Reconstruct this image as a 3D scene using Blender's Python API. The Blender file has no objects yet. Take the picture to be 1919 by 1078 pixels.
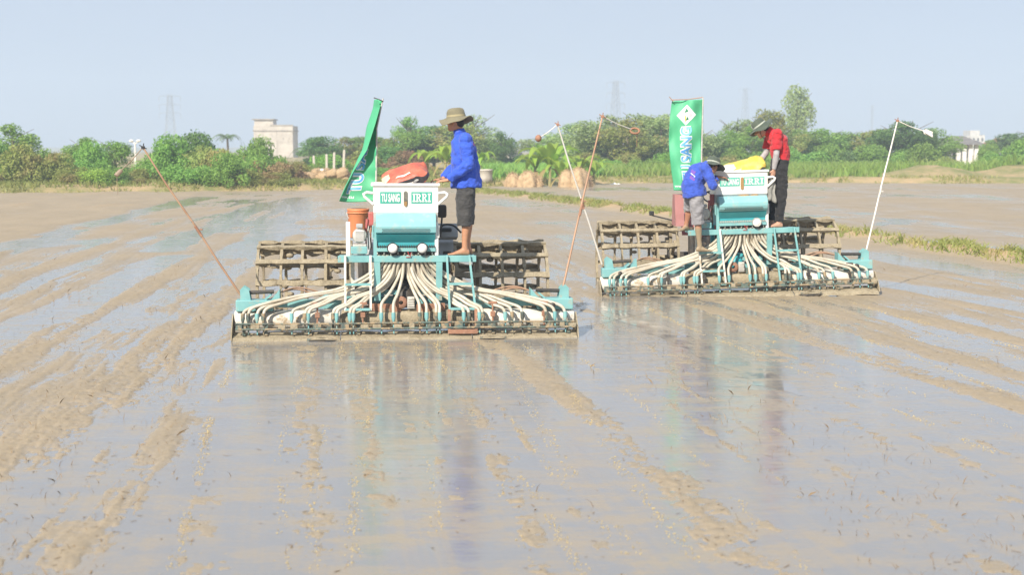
import bpy, bmesh, math, random
import numpy as np
from mathutils import Vector, Matrix, Quaternion

random.seed(7)
RNG = np.random.default_rng(7)
R = math.radians
SC = bpy.context.scene
COL = SC.collection

# ------------------------------------------------------------------ camera
F = 2665.0            # focal length in photo pixels (50 mm lens)
CX, CY, HOR = 959.5, 539.0, 275.0
CAM_H = 2.2
PITCH = math.atan((CY - HOR) / F)
cam_d = bpy.data.cameras.new('camera')
cam = bpy.data.objects.new('camera', cam_d)
COL.objects.link(cam)
cam.location = (0, 0, CAM_H)
cam.rotation_euler = (math.pi / 2 - PITCH, 0, 0)
cam_d.sensor_width = 36.0
cam_d.lens = F / 1919.0 * 36.0
cam_d.clip_start = 0.1
cam_d.clip_end = 6000
cam_d.dof.use_dof = True
cam_d.dof.focus_distance = 17.5
cam_d.dof.aperture_fstop = 2.5
SC.camera = cam

# ------------------------------------------------------------------ sky, sun, exposure
SUN_EL, SUN_AZ = R(36), R(207)      # azimuth clockwise from +Y: sun stands behind the camera, to the left
world = bpy.data.worlds.new('World')
SC.world = world
world.use_nodes = True
wn = world.node_tree
bg = wn.nodes['Background']
sky = wn.nodes.new('ShaderNodeTexSky')
sky.sky_type = 'NISHITA'
sky.sun_disc = False
sky.sun_elevation = SUN_EL
sky.sun_rotation = SUN_AZ
sky.air_density = 0.9
sky.dust_density = 0.4
sky.ozone_density = 4.0
sky.altitude = 0
# humid air: the blue is thinned with an even pale veil
veil = wn.nodes.new('ShaderNodeMix')
veil.data_type = 'RGBA'
veil.inputs[0].default_value = 0.84
wn.links.new(sky.outputs[0], veil.inputs[6])
veil.inputs[7].default_value = (5.9, 6.8, 8.3, 1)
# faint unevenness of the haze all round
wtc = wn.nodes.new('ShaderNodeTexCoord')
wno = wn.nodes.new('ShaderNodeTexNoise')
wno.inputs['Scale'].default_value = 2.2
wno.inputs['Detail'].default_value = 4
wmp = wn.nodes.new('ShaderNodeMapping')
wmp.inputs['Scale'].default_value = (1, 1, 3.5)
wn.links.new(wtc.outputs['Generated'], wmp.inputs[0])
wn.links.new(wmp.outputs[0], wno.inputs['Vector'])
wmr = wn.nodes.new('ShaderNodeMapRange')
wmr.inputs[1].default_value, wmr.inputs[2].default_value, wmr.inputs[3].default_value, wmr.inputs[4].default_value = .3, .7, .965, 1.035
wn.links.new(wno.outputs['Fac'], wmr.inputs[0])
wmu = wn.nodes.new('ShaderNodeVectorMath')
wmu.operation = 'SCALE'
wn.links.new(veil.outputs[2], wmu.inputs[0])
wn.links.new(wmr.outputs[0], wmu.inputs['Scale'])
wn.links.new(wmu.outputs[0], bg.inputs[0])
bg.inputs[1].default_value = 0.05
sd = bpy.data.lights.new('sun', 'SUN')
sd.energy = 3.8
sd.angle = R(0.6)
sd.color = (1.0, 0.92, 0.80)
sun = bpy.data.objects.new('sun', sd)
COL.objects.link(sun)
S_DIR = Vector((math.sin(SUN_AZ) * math.cos(SUN_EL), math.cos(SUN_AZ) * math.cos(SUN_EL), math.sin(SUN_EL)))
sun.rotation_euler = (-S_DIR).to_track_quat('-Z', 'Y').to_euler()
sun.location = (0, 0, 60)
vs = SC.view_settings
vs.view_transform = 'Standard'
vs.look = 'None'
vs.gamma = 1.0
vs.exposure = 0.95
vs.use_curve_mapping = False
SC.cycles.max_bounces = 8
SC.cycles.diffuse_bounces = 3
SC.cycles.volume_bounces = 1
SC.cycles.transparent_max_bounces = 8
SC.cycles.caustics_reflective = False
SC.cycles.caustics_refractive = False

# ------------------------------------------------------------------ helpers
_fw = Vector((0, math.cos(PITCH), -math.sin(PITCH)))
_up = Vector((0, math.sin(PITCH), math.cos(PITCH)))
def ray(px, py):
    return _fw + Vector((1, 0, 0)) * ((px - CX) / F) + _up * ((CY - py) / F)
def on_ground(px, py, z=0.0):
    d = ray(px, py)
    t = (z - CAM_H) / d.z
    return Vector((0, 0, CAM_H)) + d * t
def at_depth(px, py, y):
    d = ray(px, py)
    return Vector((0, 0, CAM_H)) + d * (y / d.y)

def new_mat(name):
    m = bpy.data.materials.new(name)
    m.use_nodes = True
    nt = m.node_tree
    return m, nt, nt.nodes['Principled BSDF']

def mixc(nt, fac, a, b):
    n = nt.nodes.new('ShaderNodeMix')
    n.data_type = 'RGBA'
    for sock, v in ((n.inputs[0], fac), (n.inputs[6], a), (n.inputs[7], b)):
        if hasattr(v, 'is_linked'):
            nt.links.new(v, sock)
        elif isinstance(v, (int, float)):
            sock.default_value = v
        else:
            sock.default_value = (*v, 1)
    return n.outputs[2]

def noise(nt, scale, detail=4, rough=0.6, vec=None, stretch=None, coord='Object'):
    n = nt.nodes.new('ShaderNodeTexNoise')
    n.inputs['Scale'].default_value = scale
    n.inputs['Detail'].default_value = detail
    n.inputs['Roughness'].default_value = rough
    if vec is None:
        tc = nt.nodes.new('ShaderNodeTexCoord')
        vec = tc.outputs[coord]
    if stretch:
        mp = nt.nodes.new('ShaderNodeMapping')
        mp.inputs['Scale'].default_value = stretch
        nt.links.new(vec, mp.inputs[0])
        vec = mp.outputs[0]
    nt.links.new(vec, n.inputs['Vector'])
    return n.outputs['Fac']

def ramp(nt, fac, a, b, lo=0.0, hi=1.0):
    n = nt.nodes.new('ShaderNodeMapRange')
    n.inputs[1].default_value = a
    n.inputs[2].default_value = b
    n.inputs[3].default_value = lo
    n.inputs[4].default_value = hi
    n.clamp = True
    nt.links.new(fac, n.inputs[0])
    return n.outputs[0]

def bump(nt, b, h, strength=0.3, dist=0.01):
    n = nt.nodes.new('ShaderNodeBump')
    n.inputs['Strength'].default_value = strength
    n.inputs['Distance'].default_value = dist
    nt.links.new(h, n.inputs['Height'])
    nt.links.new(n.outputs[0], b.inputs['Normal'])

MUD = (0.34, 0.255, 0.155)
def paint(name, c, c2=None, scale=6.0, lo=0.45, hi=0.65, rough=0.45, metal=0.0, dirt=None, dscale=14.0,
          dlo=0.56, dhi=0.66, bs=0.0, bscale=40.0, spec=0.5, coat=0.0):
    """paint with a slow tone change, optional splashes of a second colour and fine relief"""
    m, nt, b = new_mat(name)
    c2 = c2 or tuple(x * 0.8 for x in c)
    col = mixc(nt, ramp(nt, noise(nt, scale, 5), lo, hi), c, c2)
    b.inputs['Roughness'].default_value = rough
    if dirt:
        f = ramp(nt, noise(nt, dscale, 8, 0.7), dlo, dhi)
        col = mixc(nt, f, col, dirt)
        nt.links.new(ramp(nt, f, 0, 1, rough, 0.85), b.inputs['Roughness'])
    nt.links.new(col, b.inputs['Base Color'])
    b.inputs['Metallic'].default_value = metal
    b.inputs['Specular IOR Level'].default_value = spec
    b.inputs['Coat Weight'].default_value = coat
    if bs:
        bump(nt, b, noise(nt, bscale, 6, 0.65), bs, 0.02)
    return m

class MB:
    """collects simple shapes; build() links them as one mesh object"""
    def __init__(self):
        self.v, self.f, self.sm = [], [], []
    def add(self, vs, fs, smooth=False):
        o = len(self.v)
        self.v += [tuple(p) for p in vs]
        self.f += [tuple(i + o for i in f) for f in fs]
        self.sm += [smooth] * len(fs)
        return self
    def box(self, c, s, rot=None, taper=1.0):
        hx, hy, hz = s[0] / 2, s[1] / 2, s[2] / 2
        pts = []
        for z in (-1, 1):
            k = taper if z > 0 else 1.0
            for x, y in ((-1, -1), (1, -1), (1, 1), (-1, 1)):
                pts.append(Vector((x * hx * k, y * hy * k, z * hz)))
        if rot is not None:
            pts = [rot @ p for p in pts]
        c = Vector(c)
        return self.add([p + c for p in pts], [(3, 2, 1, 0), (4, 5, 6, 7), (0, 1, 5, 4), (1, 2, 6, 5), (2, 3, 7, 6), (3, 0, 4, 7)])
    def bbox(self, c, s, bv=0.01, rot=None):
        """box with bevelled edges"""
        bm = bmesh.new()
        bmesh.ops.create_cube(bm, size=1.0)
        for p in bm.verts:
            p.co = Vector((p.co.x * s[0], p.co.y * s[1], p.co.z * s[2]))
        bmesh.ops.bevel(bm, geom=list(bm.edges), offset=min(bv, 0.45 * min(s)), segments=2, affect='EDGES', profile=0.6)
        return self.frombm(bm, c, rot)
    def frombm(self, bm, c=(0, 0, 0), rot=None):
        bm.verts.index_update()
        c = Vector(c)
        vs = [((rot @ p.co) if rot is not None else p.co.copy()) + c for p in bm.verts]
        fs = [[v.index for v in f.verts] for f in bm.faces]
        bm.free()
        return self.add(vs, fs)
    def bar(self, a, b, w, h=None, up=(0, 0, 1)):
        """rectangular bar from a to b"""
        a, b = Vector(a), Vector(b)
        d = b - a
        L = d.length
        d.normalize()
        u = Vector(up)
        if abs(d.dot(u)) > 0.98:
            u = Vector((0, 1, 0))
        s = d.cross(u).normalized()
        u = s.cross(d).normalized()
        m = Matrix((s, d, u)).transposed()
        return self.box((a + b) / 2, (w, L, h or w), m)
    def tube(self, pts, r, n=8, smooth=True, cap=True):
        pts = [Vector(p) for p in pts]
        rr = r if hasattr(r, '__len__') else [r] * len(pts)
        vs, fs = [], []
        t = (pts[1] - pts[0]).normalized()
        u = t.orthogonal().normalized()
        for i, p in enumerate(pts):
            t2 = (pts[min(i + 1, len(pts) - 1)] - pts[max(i - 1, 0)]).normalized()
            q = t.rotation_difference(t2)
            u = (q @ u).normalized()
            t = t2
            w = t.cross(u)
            for k in range(n):
                a = 2 * math.pi * k / n
                vs.append(p + (u * math.cos(a) + w * math.sin(a)) * rr[i])
        for i in range(len(pts) - 1):
            for k in range(n):
                k2 = (k + 1) % n
                fs.append((i * n + k, i * n + k2, (i + 1) * n + k2, (i + 1) * n + k))
        self.add(vs, fs, smooth)
        if cap:
            m = len(pts) - 1
            self.add(vs[:n], [tuple(range(n))[::-1]])
            self.add(vs[m * n:], [tuple(range(n))])
        return self
    def lathe(self, prof, n=20, c=(0, 0, 0), rot=None, smooth=True, sx=1.0, sy=1.0):
        vs, fs = [], []
        for r, z in prof:
            for k in range(n):
                a = 2 * math.pi * k / n
                p = Vector((r * math.cos(a) * sx, r * math.sin(a) * sy, z))
                vs.append((rot @ p if rot is not None else p) + Vector(c))
        for i in range(len(prof) - 1):
            for k in range(n):
                k2 = (k + 1) % n
                fs.append((i * n + k, i * n + k2, (i + 1) * n + k2, (i + 1) * n + k))
        return self.add(vs, fs, smooth)
    def prism(self, poly, a, b, axis='x'):
        """polygon (2-D points in the plane across axis) swept from a to b along axis"""
        def P(t, q):
            return {'x': (t, q[0], q[1]), 'y': (q[0], t, q[1]), 'z': (q[0], q[1], t)}[axis]
        n = len(poly)
        vs = [P(a, q) for q in poly] + [P(b, q) for q in poly]
        fs = [tuple(range(n))[::-1], tuple(range(n, 2 * n))]
        fs += [(i, (i + 1) % n, n + (i + 1) % n, n + i) for i in range(n)]
        return self.add(vs, fs)
    def grid(self, fn, nu, nv, smooth=True, closed=False):
        vs = [fn(i / nu, j / nv) for j in range(nv + 1) for i in range(nu + 1)]
        fs = [(j * (nu + 1) + i, j * (nu + 1) + i + 1, (j + 1) * (nu + 1) + i + 1, (j + 1) * (nu + 1) + i) for j in range(nv) for i in range(nu)]
        return self.add(vs, fs, smooth)
    def loft(self, rings, n=14):
        """rings: (centre, axis_u, axis_v) ellipses joined and capped"""
        vs, fs = [], []
        for c, u, w in rings:
            c, u, w = Vector(c), Vector(u), Vector(w)
            for k in range(n):
                a = 2 * math.pi * k / n
                vs.append(c + u * math.cos(a) + w * math.sin(a))
        m = len(rings)
        for i in range(m - 1):
            for k in range(n):
                k2 = (k + 1) % n
                fs.append((i * n + k, i * n + k2, (i + 1) * n + k2, (i + 1) * n + k))
        fs.append(tuple(range(n))[::-1])
        fs.append(tuple(range((m - 1) * n, m * n)))
        return self.add(vs, fs, True)
    def limb(self, pts, rad, n=12):
        """tapered round limb with rounded ends"""
        pts = [Vector(p) for p in pts]
        P, Q = [], []
        d0 = (pts[1] - pts[0]).normalized()
        d1 = (pts[-1] - pts[-2]).normalized()
        for s in (0.98, 0.8, 0.45):
            P.append(pts[0] - d0 * rad[0] * s); Q.append(rad[0] * math.sqrt(1 - s * s))
        P += pts; Q += list(rad)
        for s in (0.45, 0.8, 0.98):
            P.append(pts[-1] + d1 * rad[-1] * s); Q.append(rad[-1] * math.sqrt(1 - s * s))
        return self.tube(P, Q, n)
    def ball(self, c, r, rot=None, n=12, m=8):
        r = r if hasattr(r, '__len__') else (r, r, r)
        c = Vector(c)
        vs = []
        for j in range(m + 1):
            t = math.pi * (0.02 + 0.96 * j / m)
            for k in range(n):
                a = 2 * math.pi * k / n
                p = Vector((r[0] * math.sin(t) * math.cos(a), r[1] * math.sin(t) * math.sin(a), -r[2] * math.cos(t)))
                vs.append((rot @ p if rot is not None else p) + c)
        fs = [(j * n + k, j * n + (k + 1) % n, (j + 1) * n + (k + 1) % n, (j + 1) * n + k) for j in range(m) for k in range(n)]
        fs.append(tuple(range(n))[::-1]); fs.append(tuple(range(m * n, (m + 1) * n)))
        return self.add(vs, fs, True)
    def mesh(self, name, mat=None):
        me = bpy.data.meshes.new(name)
        me.from_pydata(self.v, [], self.f)
        me.polygons.foreach_set('use_smooth', self.sm)
        if mat:
            me.materials.append(mat)
        me.update()
        return me
    def build(self, name, mat, parent=None, loc=None, rot=None):
        return link(name, self.mesh(name, mat), parent, loc, rot)

def link(name, data, parent=None, loc=None, rot=None):
    o = bpy.data.objects.new(name, data)
    COL.objects.link(o)
    if parent is not None:
        o.parent = parent
    if loc is not None:
        o.location = loc
    if rot is not None:
        o.rotation_euler = rot
    return o

def empty(name, loc=(0, 0, 0), rot=(0, 0, 0)):
    o = link(name, None, None, loc, rot)
    o.empty_display_size = 0.2
    return o

def tag(o, label=None, cat=None, group=None, kind=None):
    for k, v in (('label', label), ('category', cat), ('group', group), ('kind', kind)):
        if v:
            o[k] = v
    return o

def np_mesh(name, verts, faces, mat, smooth=False):
    """fast mesh from arrays; faces all with the same corner count"""
    me = bpy.data.meshes.new(name)
    nv, nf, k = len(verts), len(faces), faces.shape[1]
    me.vertices.add(nv)
    me.vertices.foreach_set('co', np.ascontiguousarray(verts, dtype=np.float32).ravel())
    me.loops.add(nf * k)
    me.loops.foreach_set('vertex_index', np.ascontiguousarray(faces, dtype=np.int32).ravel())
    me.polygons.add(nf)
    me.polygons.foreach_set('loop_start', np.arange(0, nf * k, k, dtype=np.int32))
    me.polygons.foreach_set('loop_total', np.full(nf, k, dtype=np.int32))
    me.polygons.foreach_set('use_smooth', np.full(nf, smooth))
    if mat:
        me.materials.append(mat)
    me.update()
    return me

def bez(p0, p1, p2, p3, n=14):
    p0, p1, p2, p3 = map(Vector, (p0, p1, p2, p3))
    out = []
    for i in range(n + 1):
        t = i / n
        s = 1 - t
        out.append(p0 * s ** 3 + p1 * 3 * s * s * t + p2 * 3 * s * t * t + p3 * t ** 3)
    return out

def vnoise(x, y, seed=0):
    """gradient noise on arrays, about -0.7..0.7"""
    rs = np.random.default_rng(seed)
    perm = rs.permutation(256)
    ang = rs.random(256) * 2 * np.pi
    gx, gy = np.cos(ang), np.sin(ang)
    xi = np.floor(x).astype(np.int64); yi = np.floor(y).astype(np.int64)
    xf = x - xi; yf = y - yi
    def g(ix, iy, dx, dy):
        h = perm[(perm[ix & 255] + iy) & 255]
        return gx[h] * dx + gy[h] * dy
    u = xf * xf * xf * (xf * (xf * 6 - 15) + 10); v = yf * yf * yf * (yf * (yf * 6 - 15) + 10)
    a = g(xi, yi, xf, yf); b = g(xi + 1, yi, xf - 1, yf)
    c = g(xi, yi + 1, xf, yf - 1); d = g(xi + 1, yi + 1, xf - 1, yf - 1)
    return (a * (1 - u) + b * u) * (1 - v) + (c * (1 - u) + d * u) * v

def fbm(x, y, seed=0, octv=4, gain=0.5):
    s = 0; a = 1.0
    for k in range(octv):
        s = s + a * vnoise(x * 2 ** k + 13.7 * k, y * 2 ** k - 7.1 * k, seed + k)
        a *= gain
    return s

ORD = ['first', 'second', 'third', 'fourth', 'fifth', 'sixth', 'seventh', 'eighth', 'ninth', 'tenth', 'eleventh', 'twelfth',
       'thirteenth', 'fourteenth', 'fifteenth', 'sixteenth', 'seventeenth', 'eighteenth', 'nineteenth', 'twentieth',
       'twenty-first', 'twenty-second', 'twenty-third', 'twenty-fourth', 'twenty-fifth', 'twenty-sixth', 'twenty-seventh', 'twenty-eighth',
       'twenty-ninth', 'thirtieth', 'thirty-first', 'thirty-second', 'thirty-third', 'thirty-fourth', 'thirty-fifth', 'thirty-sixth']
# ------------------------------------------------------------------ the two machines' places (world)
O1 = on_ground(762, 634); YAW1 = R(5.5); WAY1 = R(7)
O2 = on_ground(1386, 554); YAW2 = R(2); WAY2 = R(9)

# ------------------------------------------------------------------ paddy field: mud relief with water standing between
def smooth01(t):
    t = np.clip(t, 0, 1)
    return t * t * (3 - 2 * t)

def poly_dist(x, y, pts):
    best = np.full(x.shape, 1e9)
    for a, b in zip(pts[:-1], pts[1:]):
        ax, ay, bx, by = a.x, a.y, b.x, b.y
        dx, dy = bx - ax, by - ay
        t = np.clip(((x - ax) * dx + (y - ay) * dy) / (dx * dx + dy * dy), 0, 1)
        best = np.minimum(best, (x - ax - t * dx) ** 2 + (y - ay - t * dy) ** 2)
    return np.sqrt(best)

RIDGES = [  # tracks read off the photograph as ground points: points, height, half width
    ([(938, 642), (1060, 730), (1200, 830), (1330, 950), (1440, 1078)], .055, .17),
    ([(910, 640), (1000, 715), (1110, 800), (1230, 910), (1330, 1040)], .042, .15),
    ([(1290, 565), (1400, 600), (1560, 650), (1720, 705), (1960, 775)], .065, .20),
    ([(1330, 560), (1520, 600), (1700, 650), (1960, 715)], .045, .16),
    ([(1520, 555), (1700, 590), (1960, 650)], .05, .18),
    ([(1640, 540), (1800, 570), (1990, 600)], .045, .15),
    ([(1150, 578), (1330, 652), (1520, 748), (1700, 850)], .022, .07),
    ([(-60, 910), (0, 862), (150, 752), (300, 645), (440, 545), (560, 440)], .065, .20),
    ([(-40, 1000), (60, 900), (170, 790), (330, 650), (440, 560)], .028, .10),
    ([(-60, 715), (60, 650), (250, 555), (430, 455), (570, 380)], .055, .20),
    ([(-60, 560), (150, 480), (350, 410), (520, 372)], .05, .20),
    ([(230, 760), (340, 660), (440, 575)], .035, .14),
    ([(640, 650), (668, 760), (690, 900), (705, 1078)], .036, .12),
    ([(590, 650), (575, 780), (580, 900), (600, 1078)], .036, .14),
    ([(850, 650), (905, 780), (960, 920), (1010, 1078)], .022, .10),
]
TRENCH = [on_ground(*q) for q in ((1128, 574), (1240, 622), (1350, 670), (1435, 711), (1500, 742))]
POOLS = [([on_ground(*q) for q in pts], w) for pts, w in (([(-60, 482), (150, 425), (310, 386), (375, 370)], .55), ([(440, 480), (540, 402), (566, 370)], .40), ([(300, 470), (420, 415), (500, 380)], .35),
         ([(1560, 520), (1750, 545), (1960, 585)], .30), ([(1590, 470), (1760, 500), (1960, 530)], .35), ([(1700, 452), (1960, 478)], .5), ([(-40, 640), (130, 570), (330, 480)], .22))]
R3_LINE = [on_ground(*q) for q in RIDGES[2][0]]
RIDGES = [([on_ground(*q) for q in pts], h, w) for pts, h, w in RIDGES]
BUND = [on_ground(*q) for q in ((880, 360), (1060, 380), (1250, 406), (1420, 422), (1600, 445), (1740, 466), (1919, 492), (2400, 560))]
DRY_EDGE = [(-6.0, 14.0), (-10.6, 30.0), (-13.2, 54.0), (-14.5, 72.0)]

def lat(x, y, o, yaw):
    """across / along coordinates in a machine's frame"""
    c, s = math.cos(yaw), math.sin(yaw)
    return (x - o.x) * c + (y - o.y) * s, -(x - o.x) * s + (y - o.y) * c

def field_height(x, y):
    u1, v1 = lat(x, y, O1, WAY1)
    u2, v2 = lat(x, y, O2, WAY2)
    p1 = smooth01((2.05 - np.abs(u1)) / .25) * smooth01((0.3 - v1) / .5)
    p2 = smooth01((2.15 - np.abs(u2 + .25)) / .35) * smooth01((0.3 - v2) / .5)
    between = smooth01((u1 + 1.9) / .3) * smooth01((2.6 - u2) / .4) * smooth01((-.4 - v2) / .6) * smooth01((1.2 - v1) / 1.5)
    r3 = np.interp(y, [p.y for p in R3_LINE[::-1]], [p.x for p in R3_LINE[::-1]])
    left_of = smooth01((r3 - x) / .35)
    path = np.maximum(p1, np.maximum(p2, between) * left_of)
    warp = fbm(x * .35, y * .35, 3, 3) * 1.0
    # streaks drawn out along the way the machines drive
    s1 = fbm(u1 * 1.7 + warp * .4, v1 * .16, 11, 4, .55)
    s2 = fbm(u1 * 5.0 + warp, v1 * .7, 21, 4, .6)
    clod = fbm(x * 8, y * 8, 31, 4, .6)
    fine = fbm(x * 22, y * 18, 35, 3, .7)
    big = fbm(x * .25, y * .16, 41, 3)
    near = smooth01((10.5 - y) / 3.0)
    mid = smooth01((36 - y) / 14)
    rough = (1 - path)
    bias = 0.005 * rough - .020 * path - .020 * near * rough
    rightside = smooth01((u2 - 1.6) / 1.0)
    h = bias + s1 * .034 * rough * mid + s2 * .024 * rough * mid + big * .016 * rough + clod * .012 * (rough * (1 - .5 * near)) + fine * .009 * rough * (1 - .4 * near)
    h = h + rightside * .006
    # far part of the field: flatter, with wide shallow pools
    far = 1 - mid
    fl = fbm(x * .22, y * .10, 51, 4, .6) * .045 + fbm(x * 1.1, y * .5, 61, 3) * .018 + .016
    h = h * (1 - far * .75) + fl * far
    # the driven way: near-flat film of water with thin streaks of silt
    pf = fbm(u1 * 2.6, v1 * .30, 71, 4, .6) * .017 + fbm(u1 * 8, v1 * .8, 75, 3, .6) * .008 + fbm(x * 2.2, y * 2.8, 81, 4, .65) * .015 + fbm(x * 10, y * 12, 91, 3, .6) * .008 + .0095
    h = h + pf * np.maximum(path, near)
    fresh = smooth01((v1 + 1.7) / 1.5) * p1 + .55 * smooth01((v2 + 2.6) / 2.4) * p2
    h = h + fresh * .007
    j = 1.15 + .8 * fbm(u1 * 2.2, v1 * .4, 101, 3)
    for pts, hh, w in RIDGES:
        d = poly_dist(x, y, pts)
        k = np.exp(-(d / w) ** 2)
        h = h + k * hh * (.36 - .14 * near) * j + k * (clod * .013 + fine * .012)
        h = h - hh * .22 * np.exp(-((d - w * 2.1) / w) ** 2)
    h = h + fbm(u1 * 9 + warp * .6, v1 * .13, 95, 3, .6) * (.012 - .004 * near)
    h = np.where(h > 0, .024 * np.tanh(h / .045), h)
    dt = poly_dist(x, y, TRENCH)
    h = h - .06 * np.exp(-(dt / .20) ** 4)
    # drier, slightly higher plot on the left and the mud at the far margins
    ex = np.interp(y, [q[1] for q in DRY_EDGE], [q[0] for q in DRY_EDGE])
    dry = smooth01((ex + .6 * fbm(x * .3, y * .15, 121, 3) - x) / .5) * smooth01((y - 20) / 6)
    h = h * (1 - dry) + dry * (.045 + fbm(x * .5, y * .18, 131, 4) * .06)
    for pts, w in POOLS:
        dp = poly_dist(x, y, pts)
        h = h - .05 * np.exp(-(dp / w) ** 2) * np.clip(1 + 1.2 * fbm(x * .6, y * .25, 151, 3), 0, 2)
    # bund
    db = poly_dist(x, y, BUND)
    h = np.maximum(h, .17 * np.exp(-(db / .5) ** 2) * (1 + .8 * fbm(x * .8, y * .8, 141, 3)) - .02)
    # soil under the two machines and their wheels stays at water level
    for (uu, vv) in ((u1, v1), (u2, v2)):
        under = smooth01((2.0 - np.abs(uu)) / .3) * smooth01((vv + .25) / .2) * smooth01((3.4 - vv) / .6)
        h = h * (1 - under) + under * np.minimum(h, -.01 + clod * .02)
    return h

NR, NC = 880, 860
ys = 5.0 * (100.0 / 5.0) ** (np.linspace(0, 1, NR))
ts = np.linspace(-.56, .56, NC)
gy, gt = np.meshgrid(ys, ts, indexing='ij')
gx = gt * (gy + 1.5)
gz = field_height(gx, gy)
fv = np.stack([gx, gy, gz], -1).reshape(-1, 3)
ii = np.arange(NR * NC).reshape(NR, NC)
ff = np.stack([ii[:-1, :-1], ii[:-1, 1:], ii[1:, 1:], ii[1:, :-1]], -1).reshape(-1, 4)

def mud_material():
    m, nt, b = new_mat('wet_mud')
    geo = nt.nodes.new('ShaderNodeNewGeometry')
    sep = nt.nodes.new('ShaderNodeSeparateXYZ')
    nt.links.new(geo.outputs['Position'], sep.inputs[0])
    n1 = noise(nt, .5, 6, .65, vec=geo.outputs['Position'])
    n2 = noise(nt, 22, 6, .7, vec=geo.outputs['Position'])
    c = mixc(nt, ramp(nt, n1, .35, .65), (.36, .285, .19), (.305, .245, .165))
    c = mixc(nt, ramp(nt, n2, .45, .75), c, (.41, .325, .215))
    c = mixc(nt, ramp(nt, sep.outputs[2], .06, .14), c, (.42, .30, .17))
    c = mixc(nt, ramp(nt, noise(nt, 75, 3, .7, vec=geo.outputs['Position']), .62, .70), c, (.14, .11, .07))
    c = mixc(nt, ramp(nt, noise(nt, 48, 3, .7, vec=geo.outputs['Position']), .66, .72), c, (.52, .40, .24))
    nt.links.new(c, b.inputs['Base Color'])
    # the higher the soil stands out of the water, the drier its skin
    nt.links.new(ramp(nt, sep.outputs[2], .0, .018, .26, .75), b.inputs['Roughness'])
    b.inputs['Specular IOR Level'].default_value = .28
    bump(nt, b, noise(nt, 60, 5, .7, vec=geo.outputs['Position']), .35, .01)
    return m
MUDMAT = mud_material()
paddy = link('paddy_field', np_mesh('paddy_field', fv, ff, MUDMAT, True))
tag(paddy, kind='structure')

def water_material(name, ripple):
    """thin silty water: blue-grey where it is clearer, tan where silt hangs in it or shows through"""
    m, nt, b = new_mat(name)
    geo = nt.nodes.new('ShaderNodeNewGeometry')
    P = geo.outputs['Position']
    rt = nt.nodes.new('ShaderNodeMapping')
    rt.inputs['Rotation'].default_value = (0, 0, -R(8))
    nt.links.new(P, rt.inputs[0])
    q1 = ramp(nt, noise(nt, 1.0, 7, .72, vec=rt.outputs[0], stretch=(5.0, .16, 1)), .46, .60)
    q2 = ramp(nt, noise(nt, 1.0, 8, .75, vec=P, stretch=(1.6, 2.6, 1)), .46, .58)
    q3 = ramp(nt, noise(nt, .22, 4, .6, vec=P), .30, .62)
    mx = nt.nodes.new('ShaderNodeMath'); mx.operation = 'MULTIPLY_ADD'
    nt.links.new(q1, mx.inputs[0]); mx.inputs[1].default_value = .5; nt.links.new(q2, mx.inputs[2])
    ms = nt.nodes.new('ShaderNodeMath'); ms.operation = 'MULTIPLY'; ms.use_clamp = True
    nt.links.new(mx.outputs[0], ms.inputs[0]); nt.links.new(ramp(nt, q3, 0, 1, .35, 1.0), ms.inputs[1])
    mx = ms
    c = mixc(nt, mx.outputs[0], (.256, .248, .240), (.335, .275, .195))
    nt.links.new(c, b.inputs['Base Color'])
    nt.links.new(ramp(nt, mx.outputs[0], 0, 1, .03, .24), b.inputs['Roughness'])
    b.inputs['IOR'].default_value = 1.45
    if ripple:
        w1 = noise(nt, 1.0, 6, .65, vec=P, stretch=(2.4, 6.5, 6))
        w2 = noise(nt, 1.0, 3, .6, vec=P, stretch=(1.0, 2.5, 1))
        ma = nt.nodes.new('ShaderNodeMath'); ma.operation = 'MULTIPLY_ADD'
        nt.links.new(w1, ma.inputs[0]); ma.inputs[1].default_value = .5; nt.links.new(w2, ma.inputs[2])
        bump(nt, b, ma.outputs[0], ripple, .03)
    return m
WATER = water_material('muddy_water', .26)
wm = MB(); wm.add([(-75, 3, 0), (75, 3, 0), (75, 100, 0), (-75, 100, 0)], [(0, 1, 2, 3)])
tag(wm.build('paddy_water', WATER), kind='structure')
CALM = water_material('calm_water', .02)
cm = MB()
pl_, pr_ = [], []
for k in range(25):
    t = k / 24 * 3.999
    a, b_ = TRENCH[int(t)], TRENCH[int(t) + 1]
    c = a.lerp(b_, t - int(t)); d = (b_ - a).normalized()
    nrm = Vector((d.y, -d.x, 0))
    w = .19 * min(1, math.sin(math.pi * min(k / 24 + .02, .98)) * 2.2)
    pl_.append(c - nrm * w * (1 + .05 * math.sin(k * 1.7))); pr_.append(c + nrm * w * (1 + .35 * math.sin(k * 2.3)))
cm.add([(p.x, p.y, .0012) for p in pl_ + pr_], [(i, i + 1, i + 26, i + 25) for i in range(24)])
tag(cm.build('puddle_water', CALM), kind='structure')

# ------------------------------------------------------------------ land round the field, out to the horizon
gm = paint('dry_soil', (.30, .22, .12), (.16, .19, .06), 0.05, .4, .6, .9, bs=.3, bscale=3)
g = MB(); g.add([(-4000, -200, -.35), (4000, -200, -.35), (4000, 5000, -.35), (-4000, 5000, -.35)], [(0, 1, 2, 3)])
tag(g.build('ground', gm), kind='structure')

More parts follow.
